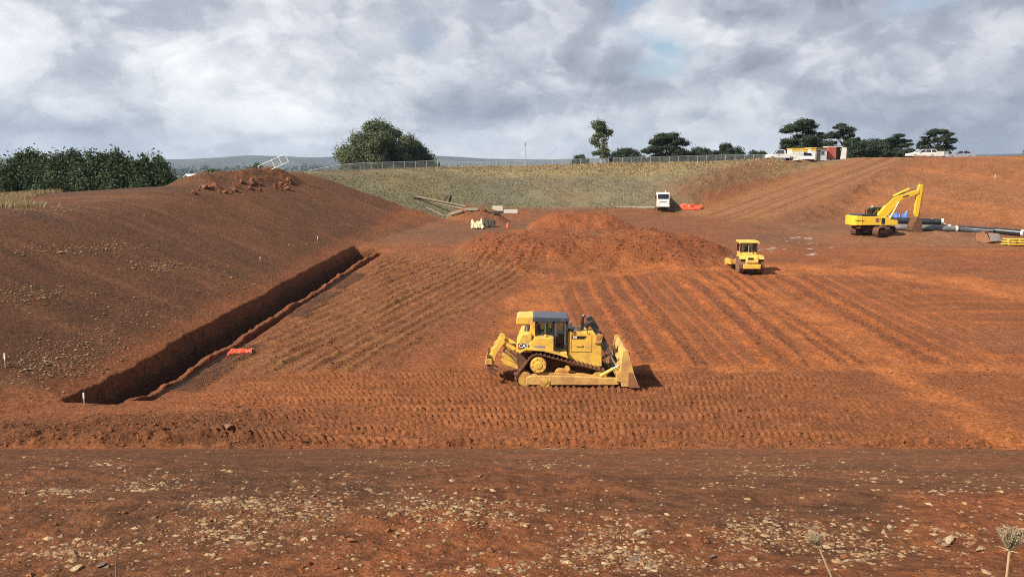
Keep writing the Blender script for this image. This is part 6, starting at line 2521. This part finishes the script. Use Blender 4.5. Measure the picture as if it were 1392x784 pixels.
pole('upper long grey pole of the pile on the grassed batter', (567, 272), (634, 287), .10, M['timber'], lift=.35)
pole('long grey pole second from the top of the pole pile', (575, 274), (640, 290), .10, M['timber'], lift=.12)
pole('dark pole at the back of the pole pile', (562, 271), (612, 281), .09, M['timber_dark'], lift=.1)
pole('pale lower pole of the pole pile', (580, 284), (604, 295), .10, M['timber'])
pole('left lowest thin pole of the pole pile', (562, 275), (585, 288), .07, M['timber_dark'])
pole('short thick log end at the right end of the pole pile', (614, 295), (629, 291), .26, M['timber'])
for lb, a, b in (('dark slanting prop, left one of the pair above the pole pile', (602, 278), (609, 265)), ('dark steep prop, right one of the pair above the pole pile', (610, 279), (613.5, 265))):
    p = gp(*a)
    q = Vector((ray(*b).x / ray(*b).y * p.y, p.y, top_z(*b, p.y)))
    mb = MB(); mb.prism([(-.14, 0), (.14, 0), (.14 + q.x - p.x, q.z - p.z), (-.14 + q.x - p.x, q.z - p.z)], -.12, .12)
    tag(part('timber_prop', mb, M['timber_dark'], None, loc=p), lb, 'prop', 'dark props by the pole pile')
BG = 'boards and rubble at the pit corner'
for lb, px_, py_, w_, d_, h_, m_, rz_ in (('pale plank pile left in the rubble by the pole pile', 641, 287, 1.6, .5, .35, 'pale', 8), ('yellowish broken board in the rubble', 668, 290, 1.9, .4, .25, 'timber', 25),
                                      ('cream board lying on top of the rubble heap', 677, 287, 1.6, .3, .7, 'pale', -22), ('white slab at the right end of the rubble', 694, 290, 1.9, .9, .5, 'pipe_white', 3),
                                      ('dark broken box in the rubble', 676, 292, 1.0, .5, .4, 'timber_dark', 10), ('brown post stump between the soil humps', 657, 287, .35, .35, .9, 'bucket', 0)):
    p = gp(px_, py_)
    T = thing('rubble_board', lb, 'board', p, R(rz_), BG)
    for k in range(3):
        r = MB(); r.box(-w_ / 2 + .06 * k, w_ / 2 - .09 * k, -d_ / 2 + d_ * k / 3, -d_ / 2 + d_ * (k + .9) / 3, 0, h_ * (1 - .12 * k))
        part('plank', r, M[m_], T, bev=.01)
a, b = gp(838, 284), gp(890, 284)
r = MB(); r.box(0, (b - a).length, -.15, .15, .0, .22)
tag(part('timber_beam', r, M['pale'], None, loc=a + Vector((0, .5, .02))), 'long pale beam lying behind the white truck', 'beam')
a = gp(735, 613)
r = MB(); r.path([(0, 0, .03), (.25, .03, .07), (.55, -.02, .05), (.8, .05, .08)], .016, 6)
tag(part('dead_branch', r, M['timber'], None, loc=(a.x, a.y, a.z)), 'thin pale branch lying at the edge of the treads', 'branch')

# ------------------------------------------------------------------ survey stakes
for lb, px_, py_, top in (('white survey stake at the left picture edge beside stones', 8, 501, 481), ('white topped stake standing inside the near end of the trench', 115, 552, 533),
                          ('short white stake above the middle of the trench', 354, 358, 350), ('white stake near the far end of the trench', 432, 330, 322),
                          ('lone white stake high on the right red bank', 1352, 247, 238)):
    p = gp(px_, py_)
    h_ = max(.35, (py_ - top) / 1121 * p.y)
    T = thing('survey_stake', lb, 'stake', p, rnd.uniform(-.3, .3), 'survey stakes')
    r = MB(); r.box(-.028, .028, -.02, .02, -.15, h_ * .55)
    part('shaft', r, M['timber'], T)
    r = MB(); r.box(-.034, .034, -.026, .026, h_ * .55, h_)
    part('painted_top', r, M['stake'], T)


# ------------------------------------------------------------------ reinforcing mesh by the trench
def rebar_sheet(label, s0, s1, t0, t1, z0, z1, ns, nt):
    """sheet between trench coordinates (along s, across t), draped from z0 at t0 to z1 at t1 above the ground"""
    nrm = np.array([TD[1], -TD[0]])

    def W_(s, t, k):
        p_ = T0 + TD * s + nrm * t
        zz = float(macro(p_[0:1], p_[1:2])[0]) + z0 + (z1 - z0) * k
        return Vector((p_[0], p_[1], zz))
    o = W_(s0, t0, 0)
    T = thing('reinforcing_mesh', label, 'steel mesh', o, 0, 'reinforcing mesh sheets by the trench')
    r = MB()
    for i in range(nt + 1):
        k = i / nt
        pts = [W_(s0 + (s1 - s0) * j / 8, t0 + (t1 - t0) * k, k) - o for j in range(9)]
        r.path(pts, .010, 4)
    part('long_wires', r, M['rebar'], T)['kind'] = 'stuff'
    r = MB()
    for j in range(ns + 1):
        s = s0 + (s1 - s0) * j / ns
        r.tube(W_(s, t0, 0) - o, W_(s, t1, 1) - o, .008, n=4)
    part('cross_wires', r, M['rebar'], T)['kind'] = 'stuff'
    return T


rebar_sheet('steel mesh sheet leaning in the narrow ditch at the near end of the trench', 1.2, 9.5, 2.95, 3.85, -.90, .18, 42, 8)
rebar_sheet('flat steel mesh sheet on the ground beside the near trench end', 1.8, 10.5, 3.95, 5.3, .10, .08, 22, 14)
rebar_sheet('flat steel mesh sheet lying beside the middle of the trench', 17.5, 25.5, 3.9, 5.3, .10, .08, 18, 14)
rebar_sheet('flat steel mesh sheet farthest along the trench', 26.5, 33.0, 3.8, 5.2, .10, .08, 16, 14)

# ------------------------------------------------------------------ dried seed heads close to the camera
def seed_head(label, px_, py_, y, hw, foot, seed):
    r0 = ray(px_, py_)
    c = Vector((r0.x / r0.y * y, y, CAM_Z + r0.z / r0.y * y))       # bottom of the cup
    fx = c.x + foot[0]
    fy = c.y + foot[1]
    f = Vector((fx, fy, gz(fx, fy) - .03))
    T = thing('dried_flower', label, 'dried flower', f, 0, 'dried seed heads')
    up = (c - f)
    pts = [Vector((0, 0, 0)).lerp(up, k / 8) + Vector((math.sin(k / 8 * math.pi) * foot[2], 0, 0)) for k in range(9)]
    r = MB(); r.path(pts, .0032, 8, .0020)
    straw = mat('dry_stem', (.36, .26, .14), .8, var=.2, vscale=30)
    fluff = island_mat('dry_umbel', [(.13, .095, .055), (.30, .24, .15), (.20, .15, .09), (.38, .32, .22)], .9)
    part('stem', r, straw, T, smooth=True)
    rr = random.Random(seed)
    ax = (pts[-1] - pts[-2]).normalized()
    q = ax.to_track_quat('Z', 'Y')
    hd = MB()
    for k in range(46):
        a = rr.uniform(0, 6.283)
        e = math.sqrt(rr.uniform(.05, 1))
        R_ = hw * e
        hh = hw * (1.7 - .25 * e) * rr.uniform(.85, 1.1)
        P = [up]
        for t in (.35, .7, 1.0):
            w_ = R_ * (1.35 * t - .38 * t * t * e)
            P.append(up + q @ Vector((w_ * math.cos(a), w_ * math.sin(a), hh * t)))
        for i in range(3):
            hd.tube(P[i], P[i + 1], .0009, .0007, 4, cap=False)
        for j in range(16):
            t = rr.uniform(.55, 1.0)
            b_ = P[2].lerp(P[3], (t - .55) / .45)
            d = Vector((rr.gauss(0, 1), rr.gauss(0, 1), rr.gauss(.4, 1))).normalized() * hw * rr.uniform(.10, .26)
            hd.tube(b_, b_ + d, .0006, .0002, 3, cap=False)
    part('seed_head', hd, fluff, T)
    for k in range(7):
        a = k * .9
        b_ = MB()
        b_.tube(up, up + q @ Vector((hw * .7 * math.cos(a), hw * .7 * math.sin(a), hw * .15)), .0011, .0004, 4)
        part('bract', b_, straw, T)


seed_head('upright dried umbel seed head at the lower right corner', 1372, 748, 1.30, .0235, (.0, .05, .004), 3)
seed_head('smaller leaning dried seed head left of the upright one', 1112, 741, 1.55, .0150, (.52, .02, -.02), 4)
r0 = ray(157, 757)
T = thing('dry_stalk', 'thin bare dry stalk at the lower left', 'dry stalk', (r0.x / r0.y * 3.1, 3.1, gz(r0.x / r0.y * 3.1, 3.1) - .02))
r = MB(); r.path([(0, 0, 0), (-.004, 0, .10), (.004, 0, .2)], .0035, 6, .002)
part('stem', r, M['timber'], T)

# ------------------------------------------------------------------ puddles on the damp floor
water = mat('puddle_water', (.27, .19, .145), .2, var=.2, vscale=1.5, spec=.6)


def puddle(label, px_, py_, wx, wy, seed, lift=.0):
    """a thin film of silty water that follows the floor; the relief of the floor breaks its edge"""
    p = gp(px_, py_)
    n_, m_ = 40, 6
    V, F = [(0, 0)], []
    for j in range(1, m_ + 1):
        for i in range(n_):
            a = 2 * math.pi * i / n_
            k = .5 + 1.1 * float(vnoise(np.array([math.cos(a) * 2.2 + 9]), np.array([math.sin(a) * 2.2 + seed]), seed)[0])
            V.append((wx * k * math.cos(a) * j / m_, wy * k * math.sin(a) * j / m_))
    for i in range(n_):
        F.append((0, 1 + i, 1 + (i + 1) % n_))
        for j in range(m_ - 1):
            q = 1 + j * n_
            F.append((q + i, q + n_ + i, q + n_ + (i + 1) % n_, q + (i + 1) % n_))
    X, Y_ = np.array([p.x + v[0] for v in V]), np.array([p.y + v[1] for v in V])
    Z = macro(X, Y_) + lift
    mb = MB(); mb.add([(v[0], v[1], float(z) - p.z) for v, z in zip(V, Z)], F)
    o = part('puddle', mb, water, None, loc=(p.x, p.y, p.z), smooth=True)
    tag(o, label, 'puddle', kind='structure')


puddle('pale puddle on the wet floor left of the excavator', 1090, 326, 1.9, 4.0, 1, -.012)
puddle('long puddle nearest the compactor', 1072, 340, 2.0, 2.6, 2, -.012)
puddle('puddle right of the long one', 1102, 343, 1.7, 2.2, 3, -.012)
puddle('puddle in front of the white truck', 905, 294, .8, 3.0, 4, -.012)
puddle('small puddle at the foot of the left bank', 575, 334, .9, 2.4, 5, -.012)

# ------------------------------------------------------------------ air
hz = MB(); hz.box(-9500, 9500, -60, 9300, -60, 330)
hm_ = bpy.data.materials.new('haze')
hm_.use_nodes = True
t = hm_.node_tree
t.nodes.remove(t.nodes['Principled BSDF'])
pv = t.nodes.new('ShaderNodeVolumePrincipled')
pv.inputs['Color'].default_value = (.62, .78, 1.0, 1)
pv.inputs['Density'].default_value = 0.000085
pv.inputs['Anisotropy'].default_value = 0.2
t.links.new(pv.outputs[0], t.nodes['Material Output'].inputs['Volume'])
tag(part('haze', hz, hm_), 'thin bluish haze in the air over the country', 'haze', kind='stuff')
